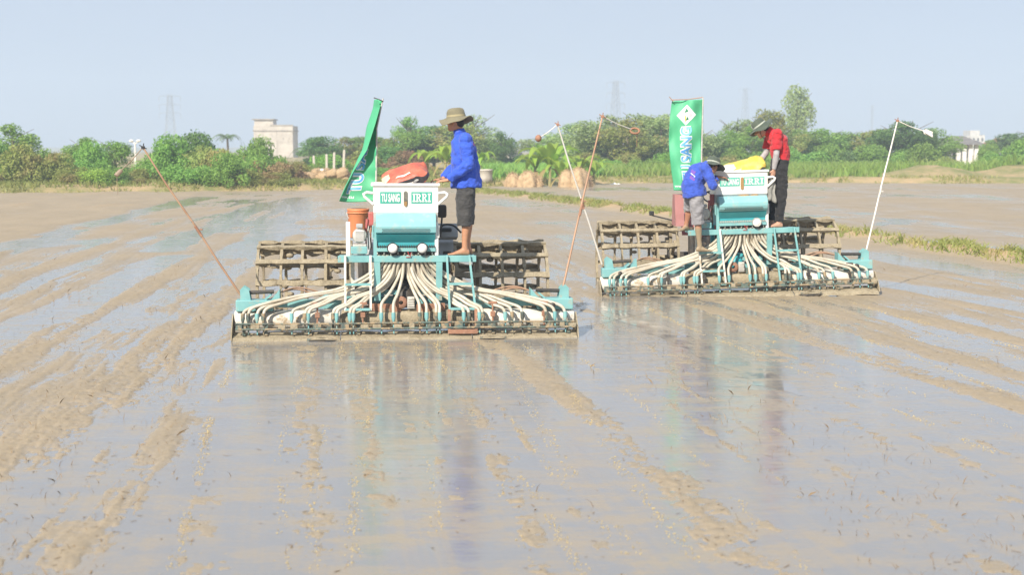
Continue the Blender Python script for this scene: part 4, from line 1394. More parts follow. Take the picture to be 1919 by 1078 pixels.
def make_person(name, loc, yaw, J, mats, label, look, hat_spec, opts):
    """J holds joints in a frame with x to the right of the picture, y away, z up, from the sole level; one fused body mesh,
    clothes over it"""
    root = empty(name, loc, (0, 0, yaw))
    tag(root, label, 'person')
    V = {k: Vector(p) for k, p in J.items()}
    hd, extra, M, L = head(root, V['head'], look, mats['hair'], mats['skin'])
    sh = (V['shR'] - V['shL']).normalized()          # shoulder axis
    hp = (V['hipR'] - V['hipL']).normalized()
    b = hd
    spine = [V['pelvis'], V['waist'], V['chest'], V['neck']]
    def tor(m, rs, pts, grow=0.0):
        rings = []
        for i, (p, (a_, b_)) in enumerate(zip(pts, rs)):
            t = (pts[min(i + 1, len(pts) - 1)] - pts[max(i - 1, 0)]).normalized()
            ax = hp.lerp(sh, i / (len(pts) - 1))
            ax = (ax - t * ax.dot(t)).normalized()
            fw = t.cross(ax)
            rings.append((p, ax * (a_ + grow), fw * (b_ + grow)))
        m.loft(rings, 18)
    mid = lambda a_, c_, t: a_.lerp(c_, t)
    pel = V['pelvis']; ch = V['chest']
    base_pts = [pel - (V['waist'] - pel) * .5, pel, V['waist'], mid(V['waist'], ch, .5), ch, mid(ch, V['neck'], .62), mid(ch, V['neck'], .85)]
    tor(b, [(.14, .095), (.165, .115), (.135, .095), (.150, .105), (.170, .112), (.135, .085), (.07, .06)], base_pts)
    b.limb([mid(ch, V['neck'], .6), V['neck'], L(0, -.02, -.03)], [.065, .054, .052], 12)
    for s in 'LR':
        b.limb([V['sh' + s], mid(V['sh' + s], V['el' + s], .4), V['el' + s]], [.050, .045, .037], 12)
        b.limb([V['el' + s], mid(V['el' + s], V['wr' + s], .35), V['wr' + s]], [.037, .038, .025], 12)
        hand(b, V['wr' + s], opts['hd' + s], opts['hn' + s], opts.get('curl', .35), 1.0, 1 if s == 'L' else -1)
        b.limb([V['hip' + s], mid(V['hip' + s], V['kn' + s], .45), V['kn' + s]], [.082, .074, .054], 14)
        cal = mid(V['kn' + s], V['an' + s], .32) - opts.get('calf', Vector((0, 0, 0)))
        b.limb([V['kn' + s], cal, mid(V['kn' + s], V['an' + s], .75), V['an' + s]], [.052, .053, .036, .034], 14)
        foot(b, V['an' + s], V['to' + s])
    bo_ = b.build('body', mats['skin'], root)
    fuse(bo_, .0075, 3)
    for e, nm, mt in extra:
        e.build(nm, mt, root)
    # trousers
    t = MB()
    hem = opts['hem']
    tor(t, [(.150, .115), (.178, .135), (.165, .128)], [pel - (V['waist'] - pel) * .55, pel, mid(pel, V['waist'], opts.get('belt', .8))])
    for s in 'LR':
        k, a_ = V['kn' + s], V['an' + s]
        end = mid(k, a_, hem)
        pts = [V['hip' + s] + Vector((0, 0, .04)), mid(V['hip' + s], k, .5), k] + ([mid(k, a_, hem * .5)] if hem > .3 else []) + [end]
        rr = [.105, .095 + opts.get('loose', 0), .080 + opts.get('loose', 0)] + ([.075] if hem > .3 else []) + [opts.get('cuff', .072)]
        t.tube(pts, rr, 16)
    to = t.build('trousers', mats['trousers'], root)
    fuse(to, .010, 2, .036, .085)
    # shirt
    s_ = MB()
    if opts['untucked']:
        sp_pts = [pel - (V['waist'] - pel) * opts.get('drop', .35), pel, V['waist'], mid(V['waist'], ch, .5), ch, mid(ch, V['neck'], .55), mid(ch, V['neck'], .88)]
        tor(s_, [(.205, .180), (.200, .176), (.188, .164), (.190, .158), (.200, .150), (.172, .115), (.075, .068)], sp_pts)
    else:
        sp_pts = [mid(pel, V['waist'], .55), V['waist'], mid(V['waist'], ch, .5), ch, mid(ch, V['neck'], .55), mid(ch, V['neck'], .88)]
        tor(s_, [(.172, .135), (.172, .140), (.175, .140), (.186, .138), (.165, .108), (.075, .068)], sp_pts)
    s_.tube([mid(ch, V['neck'], .8), V['neck'] + (V['neck'] - ch).normalized() * .035], [.078, .068], 16)
    for s in 'LR':
        A, E, Wr = V['sh' + s], V['el' + s], V['wr' + s]
        s_.limb([mid(ch, A, .55), A], [.085, .080], 14)
        if opts['sleeve'] == 'long':
            s_.limb([A, mid(A, E, .5), E], [.084, .077, .068], 14)
            s_.tube([E, mid(E, Wr, .4), mid(E, Wr, .93)], [.067, .062, .050], 14)
            s_.ball(E, .066)
        else:
            s_.tube([A, mid(A, E, .4), mid(A, E, .78)], [.076, .074, .073], 14)
    so_ = s_.build('shirt', mats['shirt'], root)
    fuse(so_, .010, 2, .042, .085)
    if opts['sleeve'] != 'long':
        for s in 'LR':
            A, E, Wr = V['sh' + s], V['el' + s], V['wr' + s]
            q = MB(); q.tube([mid(A, E, .6), mid(A, E, .85), E, mid(E, Wr, .4), mid(E, Wr, .97)], [.049, .047, .045, .045, .033], 14); q.ball(E, .044)
            ao = q.build('arm_sleeve', mats['sleeve'], root); fuse(ao, .008, 3, .006, .05)
    hat(root, L, M, mats['hat'], mats['band'], *hat_spec)
    return root, V, M, L

HAIR = paint('black_hair', (.012, .010, .009), (.02, .017, .015), 30, .4, .6, .45, bs=.5, bscale=120)
SKIN1 = skin_mat('skin_tan', (.50, .25, .145)); SKIN2 = skin_mat('skin_muddy', (.46, .215, .13), (.31, .24, .155), .38); SKIN3 = skin_mat('skin_fair', (.56, .31, .21))
BLUE = cloth('blue_shirt_cloth', (.028, .085, .52), (.035, .105, .60)); BLUE2 = cloth('blue_jacket_cloth', (.030, .075, .42), (.045, .10, .52))
REDC = cloth('red_polo_cloth', (.52, .020, .030), (.44, .016, .026))
CHAR = cloth('charcoal_cotton', (.040, .040, .042), (.06, .058, .056)); BLK = cloth('black_cotton', (.012, .012, .014), (.022, .021, .022)); GRYC = cloth('grey_cotton', (.24, .235, .25), (.30, .29, .30))
SLV = cloth('grey_arm_sleeve', (.40, .38, .39), (.34, .32, .33), 20, .2)
OLIVE = cloth('olive_hat_cloth', (.20, .18, .115), (.16, .145, .09), 8, .2); DKGR = cloth('dark_green_hat_cloth', (.055, .075, .055), (.08, .10, .075), 8, .2)
BANDC = cloth('hat_cord', (.36, .31, .18), None, 9, .1); BANDP = cloth('pale_cord', (.42, .45, .38), None, 9, .1)
PRINT_R = paint('print_red', (.55, .06, .14), (.62, .12, .2), 40, .3, .6, .8); PRINT_W = paint('print_white', (.7, .7, .74), None, 30, .4, .6, .8); PRINT_P = paint('print_pink', (.26, .07, .30), (.14, .08, .4), 40, .3, .6, .8)

# man in blue on the near machine, facing the hopper, hands on its rim
J = dict(toL=(-.14, -.075, .0), anL=(.03, -.06, .075), toR=(-.11, .10, .0), anR=(.075, .09, .075), knL=(.025, -.085, .46), knR=(.055, .09, .46),
         hipL=(.045, -.09, .86), hipR=(.055, .09, .86), pelvis=(.05, 0, .90), waist=(.045, 0, 1.04), chest=(.02, 0, 1.24), neck=(-.025, 0, 1.445), head=(-.075, 0, 1.555),
         shL=(.035, -.185, 1.355), shR=(.02, .185, 1.355), elL=(.065, -.245, 1.055), elR=(-.02, .24, 1.08), wrL=(-.175, -.19, .885), wrR=(-.22, .13, .89))
P1, V1, M1, H1 = make_person('person', W1((.665, .40, .932)), YAW1, J, dict(skin=SKIN1, hair=HAIR, trousers=CHAR, shirt=BLUE, sleeve=None, hat=OLIVE, band=BANDC),
    'person in blue long-sleeved shirt and olive sun hat standing barefoot on the nearer machine', (-1, .28, -.02), (-4, 2, .062),
    dict(hdL=(-1, .25, -.10), hnL=(-.1, -.25, 1), hdR=(-1, -.1, -.1), hnR=(-.1, .1, 1), hem=.28, cuff=.090, untucked=True, drop=.78, sleeve='long', loose=.020, calf=Vector((-.018, 0, 0))))
# man bending in blue on the left of the far machine
J = dict(toL=(.165, -.03, .0), anL=(.0, -.04, .075), toR=(-.27, .20, .29), anR=(-.15, .30, .365), knL=(-.035, -.06, .45), knR=(-.115, .22, .64),
         hipL=(-.07, -.08, .84), hipR=(-.09, .10, .85), pelvis=(-.085, .01, .87), waist=(-.105, .01, 1.0), chest=(-.035, .02, 1.165), neck=(.10, .03, 1.275), head=(.185, .07, 1.245),
         shL=(.04, -.165, 1.235), shR=(.045, .20, 1.24), elL=(.155, -.225, .985), elR=(.20, .2, 1.03), wrL=(.175, .0, 1.06), wrR=(.30, .16, 1.10))
P2, V2, M2, H2 = make_person('person', W2((-.565, .03, .645)), YAW2, J, dict(skin=SKIN2, hair=HAIR, trousers=GRYC, shirt=BLUE2, sleeve=None, hat=DKGR, band=BANDP),
    'person in blue jacket and rolled grey trousers climbing the ladder, bent over the hopper', (.62, .62, -.85), (24, 8, .058),
    dict(hdL=(.3, .9, .1), hnL=(0, -.3, 1), hdR=(1, 0, -.1), hnR=(0, 0, 1), hem=.12, cuff=.090, untucked=True, drop=.40, sleeve='long', loose=.010, belt=.6))
# man in red on the right of the far machine, head bowed
J = dict(toL=(-.15, -.08, .0), anL=(.02, -.06, .075), toR=(-.20, .16, .0), anR=(-.05, .15, .075), knL=(.035, -.08, .49), knR=(-.04, .13, .49),
         hipL=(.02, -.09, .90), hipR=(.01, .09, .90), pelvis=(.02, 0, .94), waist=(.035, 0, 1.08), chest=(.0, 0, 1.29), neck=(-.15, 0, 1.445), head=(-.265, 0, 1.46),
         shL=(-.06, -.18, 1.40), shR=(-.08, .18, 1.40), elL=(-.075, -.215, 1.10), elR=(-.14, .2, 1.12), wrL=(-.095, -.16, .87), wrR=(-.28, .14, .95))
P3, V3, M3, H3 = make_person('person', W2((.635, .40, .932)), YAW2, J, dict(skin=SKIN3, hair=HAIR, trousers=BLK, shirt=REDC, sleeve=SLV, hat=DKGR, band=BANDP),
    'person in red polo shirt and grey arm sleeves standing with bowed head', (-1, .15, -.62), (-6, 5, .066),
    dict(hdL=(-.15, .1, -1), hnL=(.3, -1, 0), hdR=(-.7, 0, -.6), hnR=(0, 0, 1), hem=.93, cuff=.066, untucked=False, sleeve='short', loose=.012, belt=.9, curl=.55))

def on_back(root, mt, pts, name):
    m = MB(); m.grid(lambda u, w: pts[0].lerp(pts[1], u).lerp(pts[3].lerp(pts[2], u), w), 6, 4)
    o = m.build(name, mt, root)
    so_ = [c for c in root.children if c.name.startswith('shirt')][0]
    s = o.modifiers.new('wrap', 'SHRINKWRAP'); s.target = so_; s.offset = .003; s.wrap_method = 'NEAREST_SURFACEPOINT'
    return o
for z0, z1, mt in ((1.29, 1.335, PRINT_R), (1.245, 1.275, PRINT_W), (1.205, 1.23, PRINT_R)):
    on_back(P1, mt, [Vector((.12, -.15, z1)), Vector((.18, -.03, z1)), Vector((.18, -.03, z0)), Vector((.125, -.15, z0))], 'shirt_print')
for z0, z1, mt in ((1.20, 1.25, PRINT_P), (1.165, 1.178, PRINT_W), (1.11, 1.14, PRINT_P)):
    on_back(P2, mt, [Vector((-.18, -.14, z1)), Vector((-.10, -.18, z1 - .06)), Vector((-.12, -.18, z0 - .06)), Vector((-.2, -.14, z0))], 'shirt_print')
m = MB(); m.lathe([(.001, 0), (.016, 0), (.02, .006), (.012, .01), (.001, .006)], 14, (-.03, -.165, 1.035), Matrix.Rotation(R(90), 3, 'X')); m.build('belt_badge', SIGN_WHITE, P3)
# chin cord of the man in red
m = MB(); m.tube(catmull([H3(-.078, .0, .03), H3(-.07, .04, -.05), H3(-.02, .03, -.12), H3(.03, .0, -.125)], 5), .004, 5); m.build('chin_cord', BLACK, P3)
# ------------------------------------------------------------------ foliage
def leaf_mat(name, c1, c2, c3, trans=.35, rough=.5):
    m, nt, b = new_mat(name)
    geo = nt.nodes.new('ShaderNodeNewGeometry')
    oi = nt.nodes.new('ShaderNodeObjectInfo')
    col = mixc(nt, geo.outputs['Random Per Island'], c1, c2)
    col = mixc(nt, ramp(nt, noise(nt, .9, 4, .6, vec=geo.outputs['Position']), .48, .68), col, c3)
    hsv = nt.nodes.new('ShaderNodeHueSaturation')
    nt.links.new(ramp(nt, oi.outputs['Random'], 0, 1, .85, 1.2), hsv.inputs['Value'])
    nt.links.new(ramp(nt, oi.outputs['Random'], 0, 1, .485, .515), hsv.inputs['Hue'])
    nt.links.new(col, hsv.inputs['Color'])
    col = hsv.outputs[0]
    nt.links.new(col, b.inputs['Base Color'])
    b.inputs['Roughness'].default_value = rough
    b.inputs['Specular IOR Level'].default_value = .3
    tr = nt.nodes.new('ShaderNodeBsdfTranslucent')
    nt.links.new(col, tr.inputs[0])
    mx = nt.nodes.new('ShaderNodeMixShader')
    mx.inputs[0].default_value = trans
    out = nt.nodes['Material Output']
    nt.links.new(b.outputs[0], mx.inputs[1]); nt.links.new(tr.outputs[0], mx.inputs[2]); nt.links.new(mx.outputs[0], out.inputs[0])
    return m
LEAF_G = leaf_mat('leaf_green', (0.166, 0.323, 0.062), (0.294, 0.458, 0.097), (0.211, 0.361, 0.052))
LEAF_O = leaf_mat('leaf_olive', (0.239, 0.302, 0.071), (0.368, 0.410, 0.106), (0.368, 0.274, 0.115))
LEAF_D = leaf_mat('leaf_dark', (0.106, 0.224, 0.064), (0.173, 0.305, 0.074), (0.144, 0.244, 0.074))
LEAF_Y = leaf_mat('leaf_fresh', (0.287, 0.448, 0.065), (0.404, 0.556, 0.097), (0.253, 0.411, 0.073))
LEAF_B = leaf_mat('leaf_grey_green', (0.268, 0.374, 0.149), (0.394, 0.494, 0.199), (0.352, 0.440, 0.159))
LEAF_R = leaf_mat('leaf_rusty', (0.338, 0.215, 0.114), (0.404, 0.286, 0.138), (0.253, 0.268, 0.082))
BARK = paint('bark', (.20, .16, .11), (.13, .10, .07), 6, .4, .6, .9, bs=.5)
BANANA = leaf_mat('banana_leaf', (0.259, 0.425, 0.047), (0.389, 0.539, 0.081), (0.311, 0.482, 0.068), .45, .4)
BANANA_DRY = leaf_mat('banana_leaf_dry', (.34, .26, .11), (.42, .32, .14), (.3, .24, .1), .3, .7)

def crown_mesh(name, clumps, n, leaf, mat, seed, up=.25):
    """leaf-sized faces spread over clumps: (x, y, z, rx, ry, rz)"""
    r = np.random.default_rng(seed)
    cl = np.array(clumps, float)
    w = (cl[:, 3] * cl[:, 4] * cl[:, 5]) ** .66
    idx = r.choice(len(cl), n, p=w / w.sum())
    d = r.normal(size=(n, 3)); d /= np.linalg.norm(d, axis=1)[:, None]
    rad = .55 + .5 * r.random(n) ** .5
    rad = np.where(r.random(n) < .07, rad * 1.18, rad)
    p = cl[idx, :3] + d * rad[:, None] * cl[idx, 3:]
    nn = d * .7 + r.normal(size=(n, 3)) * .6 + np.array([0, 0, up]); nn /= np.linalg.norm(nn, axis=1)[:, None]
    t = np.cross(nn, r.normal(size=(n, 3))); t /= np.linalg.norm(t, axis=1)[:, None]
    s = np.cross(nn, t)
    L = leaf * (.6 + .8 * r.random(n))[:, None]
    a = p - t * L; b = p + s * L * .45 + nn * L * .12; c = p + t * L; e = p - s * L * .45 + nn * L * .12
    V = np.stack([a, b, c, e], 1).reshape(-1, 3)
    Fq = np.arange(4 * n).reshape(n, 4)
    return np_mesh(name, V, Fq, mat)

def dome(seed, k=26, h=1.0, base=.12):
    r = random.Random(seed)
    out = []
    for _ in range(k):
        a = r.random() * 6.283; q = r.random() ** .5; z = r.random()
        rr = q * (1 - .55 * z)
        s = .20 + .16 * r.random()
        out.append((rr * math.cos(a), rr * math.sin(a), base + z * (h - .22) * (1 - .25 * q), s, s, s * .85))
    return out
def roundc(seed, k=22, z0=.45, z1=1.0, w=.34):
    r = random.Random(seed)
    out = []
    for _ in range(k):
        a = r.random() * 6.283; q = r.random() ** .5; z = r.random()
        env = math.sqrt(max(1 - (2 * z - 1) ** 2, .05))
        s = .065 + .06 * r.random()
        out.append((w * q * env * math.cos(a), w * q * env * math.sin(a), z0 + (z1 - z0) * z, s * 1.15, s * 1.15, s))
    return out
def trunk_mesh(name, h, r, limbs, seed, w=.28):
    q = random.Random(seed)
    m = MB()
    pts = [(0, 0, 0)]
    for k in range(1, 5):
        pts.append((q.uniform(-.03, .03) * k * .5, q.uniform(-.03, .03) * k * .5, h * k / 4))
    m.tube(pts, [r, r * .85, r * .7, r * .5, r * .3], 7)
    for k in range(limbs):
        t = .45 + .5 * q.random(); a = q.random() * 6.283
        b = Vector(pts[2]).lerp(Vector(pts[4]), (t - .45) / .55)
        e = b + Vector((math.cos(a) * w, math.sin(a) * w, .14 + .16 * q.random()))
        m.tube([b, b.lerp(e, .5) + Vector((0, 0, -.015)), e], [r * .45, r * .3, r * .12], 5)
    return m.mesh(name, BARK)

BUSH = {}
for mt in (LEAF_G, LEAF_O, LEAF_D, LEAF_Y, LEAF_R):
    BUSH[mt.name] = [crown_mesh('crown', dome(s + 100), 7600, .043, mt, s) for s in (1, 2)]
TREE = {}
for mt, n in ((LEAF_G, 3600), (LEAF_B, 3000), (LEAF_D, 4200), (LEAF_O, 3000)):
    TREE[mt.name] = [crown_mesh('crown', roundc(s + 200, 46, .16 if mt is LEAF_B else .24, .98, .33), int(n * 1.6), .021, mt, s + 9) for s in (1, 2)]
TRUNKS = [trunk_mesh('trunk', .88, .022, 9, s) for s in (1, 2, 3)]
STEMS = [trunk_mesh('stem', .6, .03, 6, s, .4) for s in (4, 5)]
SPARSE = crown_mesh('crown', roundc(333, 34, .45, .99, .27), 2600, .024, LEAF_B, 77)

def place_tree(name, px, top, depth, crown, stem, wide, label, cat, group, z=None, seed=0):
    p = at_depth(px, top, depth)
    z0 = float(land_z(p.x, depth)[0]) - .08 if z is None else z
    h = max(p.z - z0, .6)
    r = empty(name, (p.x, depth, z0), (0, 0, (seed * 2.399) % 6.283))
    tag(r, label, cat, group)
    for nm, me in (('crown', crown), ('trunk', stem)):
        o = link(nm, me, r)
        o.scale = (wide, wide, h)
    return r

# bushes of the hedge on the left margin: px, top, depth, half width (m), kind
hedge = [(-40, 262, 75, 2.2, 'G'), (8, 268, 73, 1.7, 'G'), (45, 275, 72, 1.7, 'O'), (82, 268, 74, 1.6, 'G'), (112, 290, 72, 1.3, 'O'), (140, 312, 71, 1.2, 'O'), (165, 270, 77, 1.5, 'G'),
         (185, 308, 71, 1.3, 'Y'), (212, 318, 71, 1.2, 'G'), (240, 326, 71.5, 1.1, 'O'), (268, 318, 74, 1.2, 'O'), (292, 272, 76, 1.5, 'G'), (322, 258, 75, 1.7, 'G'), (352, 300, 72, 1.5, 'G'), (365, 254, 77, 1.8, 'D'),
         (398, 260, 75, 1.7, 'O'), (420, 290, 72, 1.5, 'G'), (438, 262, 77, 1.7, 'G'), (470, 280, 75, 1.5, 'G'), (455, 318, 72.5, 1.3, 'O'), (500, 292, 75, 1.4, 'R'), (492, 262, 84, 1.6, 'G'), (528, 296, 76, 1.5, 'R'), (520, 326, 73.5, 1.3, 'O'),
         (552, 305, 78, 1.4, 'O'), (580, 300, 82, 1.6, 'G'), (612, 292, 88, 1.9, 'G'), (650, 292, 92, 2.0, 'O'), (690, 285, 95, 2.2, 'O'), (725, 278, 97, 2.2, 'D'), (755, 285, 94, 2.0, 'R'), (775, 300, 90, 1.8, 'O'), (742, 310, 90, 1.8, 'G'), (700, 315, 90, 1.8, 'G')]
key = {'G': LEAF_G, 'O': LEAF_O, 'D': LEAF_D, 'Y': LEAF_Y, 'R': LEAF_R, 'B': LEAF_B}
look = {'G': 'leafy green bush', 'O': 'olive green bush', 'D': 'dark green bush', 'Y': 'low yellow-green bush', 'R': 'rusty brown-green bush'}
hedge.sort()
for i, (px, top, d, w, k) in enumerate(hedge):
    place_tree('bush', px, top, d, BUSH[key[k].name][i % 2], STEMS[i % 2], w, '%s, %s from the left in the hedge bordering the left field' % (look[k], ORD[i]), 'bush', 'bushes of the hedge left of the twisted banner and behind it', seed=i)

far = [(22, 238, 80, 1.9, 'G', 1), (162, 262, 82, 1.7, 'G', 1), (216, 268, 80, 1.6, 'G', 0), (598, 258, 118, 2.6, 'D', 0), (640, 262, 125, 2.6, 'O', 1), (690, 258, 125, 3.0, 'G', 0), (736, 262, 120, 3.0, 'O', 1), (770, 224, 122, 2.0, 'G', 1), (768, 250, 118, 3.0, 'G', 0), (812, 240, 120, 3.2, 'D', 1),
       (852, 236, 118, 3.2, 'O', 0), (888, 222, 120, 3.0, 'B', 1), (905, 262, 125, 2.4, 'O', 0), (940, 250, 118, 1.5, 'D', 1), (1000, 262, 130, 2.6, 'B', 0), (1040, 258, 120, 2.6, 'G', 0), (1080, 236, 112, 3.0, 'B', 1), (1112, 230, 108, 3.0, 'B', 0), (1145, 222, 110, 3.0, 'B', 1), (1180, 228, 106, 2.8, 'O', 1), (1205, 218, 112, 3.0, 'B', 0),
       (1240, 226, 108, 2.8, 'B', 1), (1262, 218, 110, 2.8, 'B', 0), (1300, 240, 112, 2.6, 'B', 1), (1330, 258, 114, 2.6, 'D', 0), (1360, 248, 116, 2.4, 'G', 1), (1388, 228, 120, 2.4, 'B', 0), (1412, 240, 118, 2.4, 'G', 1), (1442, 210, 120, 2.6, 'O', 0), (1470, 240, 122, 2.4, 'O', 1),
       (1505, 246, 125, 3.0, 'G', 0), (1540, 245, 126, 3.0, 'G', 1), (1578, 250, 128, 3.0, 'G', 0), (1612, 252, 130, 3.0, 'G', 1), (1645, 245, 126, 3.0, 'O', 0), (1690, 232, 118, 3.4, 'D', 1), (1715, 246, 120, 3.0, 'D', 0), (1752, 244, 124, 2.8, 'G', 1), (1785, 262, 170, 2.2, 'G', 0), (1860, 264, 170, 2.6, 'G', 1), (1908, 252, 140, 3.4, 'D', 0), (1945, 250, 138, 3.2, 'G', 1)]
look2 = {'G': 'leafy green tree', 'O': 'olive-crowned tree', 'D': 'dense dark green tree', 'B': 'slender pale green tree'}
far.sort()
for i, (px, top, d, w, k, v_) in enumerate(far):
    h = (275 - top) * d / F + 2.0
    place_tree('tree', px, top, d, TREE[key[k].name][v_], TRUNKS[i % 3], max(w / .44, h * .52), '%s, %s from the left in the tree line at the horizon' % (look2[k], (ORD + ['thirty-seventh', 'thirty-eighth', 'thirty-ninth', 'fortieth', 'forty-first', 'forty-second', 'forty-third', 'forty-fourth'])[i]), 'tree', 'trees of the tree line', seed=i + 50)
t = place_tree('tree', 1497, 168, 150, SPARSE, TRUNKS[0], 6.0, 'tall lone sparse tree rising above the tree line right of the red shirt', 'tree', 'trees of the tree line', seed=3)

# undergrowth along the foot of the right-hand trees
ug = [(1065, 292, 104, 1.8, 'G'), (1100, 288, 103, 1.8, 'O'), (1135, 292, 102, 1.8, 'G'), (1172, 290, 103, 1.8, 'O'), (1210, 292, 102, 1.8, 'G'), (1250, 288, 104, 1.8, 'G'), (1345, 284, 106, 2.0, 'O'), (1385, 280, 108, 2.0, 'G'), (1425, 278, 108, 2.0, 'G'),
      (1465, 276, 110, 2.2, 'G'), (1510, 272, 112, 2.2, 'G'), (1550, 274, 112, 2.2, 'G'), (1590, 274, 112, 2.2, 'D'), (1630, 274, 112, 2.2, 'G'), (1665, 272, 112, 2.2, 'G'), (1735, 272, 110, 2.2, 'G'), (1768, 288, 106, 1.4, 'O'), (1855, 272, 112, 1.4, 'G'), (1880, 276, 106, 1.8, 'G'), (1915, 266, 104, 2.2, 'G'), (1950, 268, 104, 2.2, 'G'), (955, 288, 120, 2.0, 'D'), (985, 292, 118, 1.8, 'D'), (910, 296, 112, 1.8, 'G')]
ug.sort()
for i, (px, top, d, w, k) in enumerate(ug):
    place_tree('shrub', px, top, d, BUSH[key[k].name][i % 2], STEMS[i % 2], w, '%s, %s from the left along the foot of the tree line' % (look[k].replace('bush', 'shrub'), ORD[i]), 'shrub', 'shrubs below the tree line', seed=i + 120)

# ------------------------------------------------------------------ banana plants and palms
def blade(m, base, az, L, w, rise, droop, rnd, seg=9):
    """one long arching leaf, folded a little along its midrib, with ragged edges"""
    d = Vector((math.cos(az), math.sin(az), 0)); sd_ = Vector((-d.y, d.x, 0))
    mid_, lf, rt = [], [], []
    for k in range(seg + 1):
        t = k / seg
        c = Vector(base) + d * (L * (t * .85)) + Vector((0, 0, rise * math.sin(t * 1.6) * L - droop * L * t * t))
        ww = w * (math.sin(math.pi * min(.08 + t * .92, 1)) ** .6) * (.85 + .3 * rnd.random())
        mid_.append(c); lf.append(c + sd_ * ww + Vector((0, 0, .35 * ww))); rt.append(c - sd_ * ww + Vector((0, 0, .35 * ww)))
    n = seg + 1
    m.add(mid_ + lf + rt, [(k, k + 1, n + k + 1, n + k) for k in range(seg)] + [(k, 2 * n + k, 2 * n + k + 1, k + 1) for k in range(seg)], True)

PSTEM = paint('banana_stem', (.26, .27, .10), (.32, .26, .12), 5, .4, .6, .7)
def banana(px, by, top, depth, n, label, seed, dry=1):
    rnd = random.Random(seed)
    p = at_depth(px, by, depth)
    z0 = float(land_z(p.x, depth)[0]) - .05
    h = at_depth(px, top, depth).z - z0
    r = empty('banana_plant', (p.x, depth, z0)); tag(r, label, 'banana plant', 'banana plants at the field margin')
    hs = h * .48
    m = MB(); m.tube([(0, 0, 0), (.02, 0, hs * .5), (.03, .01, hs)], [.11, .09, .06], 9); m.build('stem', PSTEM, r)
    for k in range(n):
        az = k * 2.4 + rnd.random() * .7
        m = MB(); blade(m, (.03, 0, hs * (.85 + .15 * rnd.random())), az, h * (.50 + .22 * rnd.random()), h * .088, .55 + .45 * rnd.random(), .35 + .5 * rnd.random(), rnd)
        m.build('leaf', BANANA, r)
    for k in range(dry):
        m = MB(); blade(m, (0, 0, hs * .8), rnd.random() * 6.28, h * .4, h * .05, .1, 1.2, rnd); m.build('dry_leaf', BANANA_DRY, r)
for i, a in enumerate([(800, 345, 262, 84, 8, 'banana plant with arching leaves, leftmost of those behind the man in blue'), (834, 345, 254, 82, 9, 'tallest banana plant just left of the man in blue'), (862, 345, 285, 83, 7, 'short banana plant hidden behind the man in blue'),
           (898, 345, 268, 84, 8, 'banana plant just right of the man in blue'), (1002, 342, 272, 81, 8, 'banana plant at left of the clump between the straw heaps'), (1030, 345, 246, 80, 10, 'tall bright banana plant in the middle of the clump between the straw heaps'),
           (1050, 345, 285, 79, 7, 'low banana plant in front of the clump between the straw heaps'), (1085, 345, 268, 82, 8, 'banana plant behind the right straw heap'), (1112, 342, 286, 83, 7, 'banana plant at right end of the clump by the right straw heap')]):
    banana(*a, seed=300 + i, dry=2)

FROND = leaf_mat('palm_frond', (0.112, 0.195, 0.062), (0.164, 0.260, 0.078), (0.149, 0.212, 0.078), .25)
def palm(px, top, depth, label, seed, rad=2.2):
    rnd = random.Random(seed)
    p = at_depth(px, top, depth)
    r = empty('palm_tree', (p.x, depth, .2)); tag(r, label, 'palm', 'palms behind the hedge')
    h = p.z - .2 - .6
    m = MB(); m.tube([(0, 0, 0), (.15, 0, h * .5), (.1, 0, h)], [.16, .13, .11], 8); m.build('trunk', BARK, r)
    for k in range(13):
        m = MB()
        az = k * 2.4 + rnd.random() * .4; L = rad * (.8 + .35 * rnd.random()); rise = .2 + .8 * rnd.random()
        d = Vector((math.cos(az), math.sin(az), 0)); sd_ = Vector((-d.y, d.x, 0))
        prev = None
        for q in range(9):
            t = q / 8
            c = Vector((.1, 0, h)) + d * L * t * .85 + Vector((0, 0, L * (rise * t - (.55 + rise * .75) * t * t)))
            if prev is not None:
                for s in (-1, 1):
                    for e in (0, .5):
                        b0 = prev.lerp(c, e); b1 = prev.lerp(c, e + .35)
                        tip = b0.lerp(b1, .5) + sd_ * s * L * .20 * math.sin(math.pi * min(t + .12, 1)) + d * L * .07 - Vector((0, 0, L * .07))
                        m.add([b0, b1, tip], [(0, 1, 2)])
            prev = c
        m.build('frond', FROND, r)
for i, a in enumerate([(342, 240, 150, 'palm with spread crown, leftmost of three above the hedge'), (370, 238, 155, 'palm in the middle of three above the hedge'), (424, 238, 150, 'palm at right of three above the hedge'), (662, 244, 140, 'feathery palm rising left of the twisted banner'), (578, 262, 130, 'low palm right of the concrete building'), (738, 262, 130, 'small palm right of the twisted banner')]):
    palm(a[0], a[1] + 9, a[2], a[3], seed=400 + i, rad=2.5)

# ------------------------------------------------------------------ buildings
CONC = paint('weathered_concrete', (.56, .51, .44), (.48, .43, .37), .6, .4, .6, .9, dirt=(.33, .29, .24), dscale=.8, dlo=.50, dhi=.70, bs=.3, bscale=4)
CONC_D = paint('stained_concrete', (.40, .35, .29), (.28, .25, .21), 1.2, .4, .6, .9)
def block(m, x0, x1, y0, y1, z0, z1):
    m.box(((x0 + x1) / 2, (y0 + y1) / 2, (z0 + z1) / 2), (x1 - x0, y1 - y0, z1 - z0))
D = 250.0
p = at_depth(512, 285, D); s = F / D
b = empty('concrete_building', (p.x, D, -.3)); tag(b, 'windowless pale concrete building with stepped flat top above the hedge', 'building')
zt = lambda y: CAM_H + (275 - y) * D / F + .3 - .0
xx = lambda x: (x - 512) * D / F
m = MB(); block(m, xx(476), xx(549), 0, 6, 0, zt(236)); m.build('wall', CONC, b)
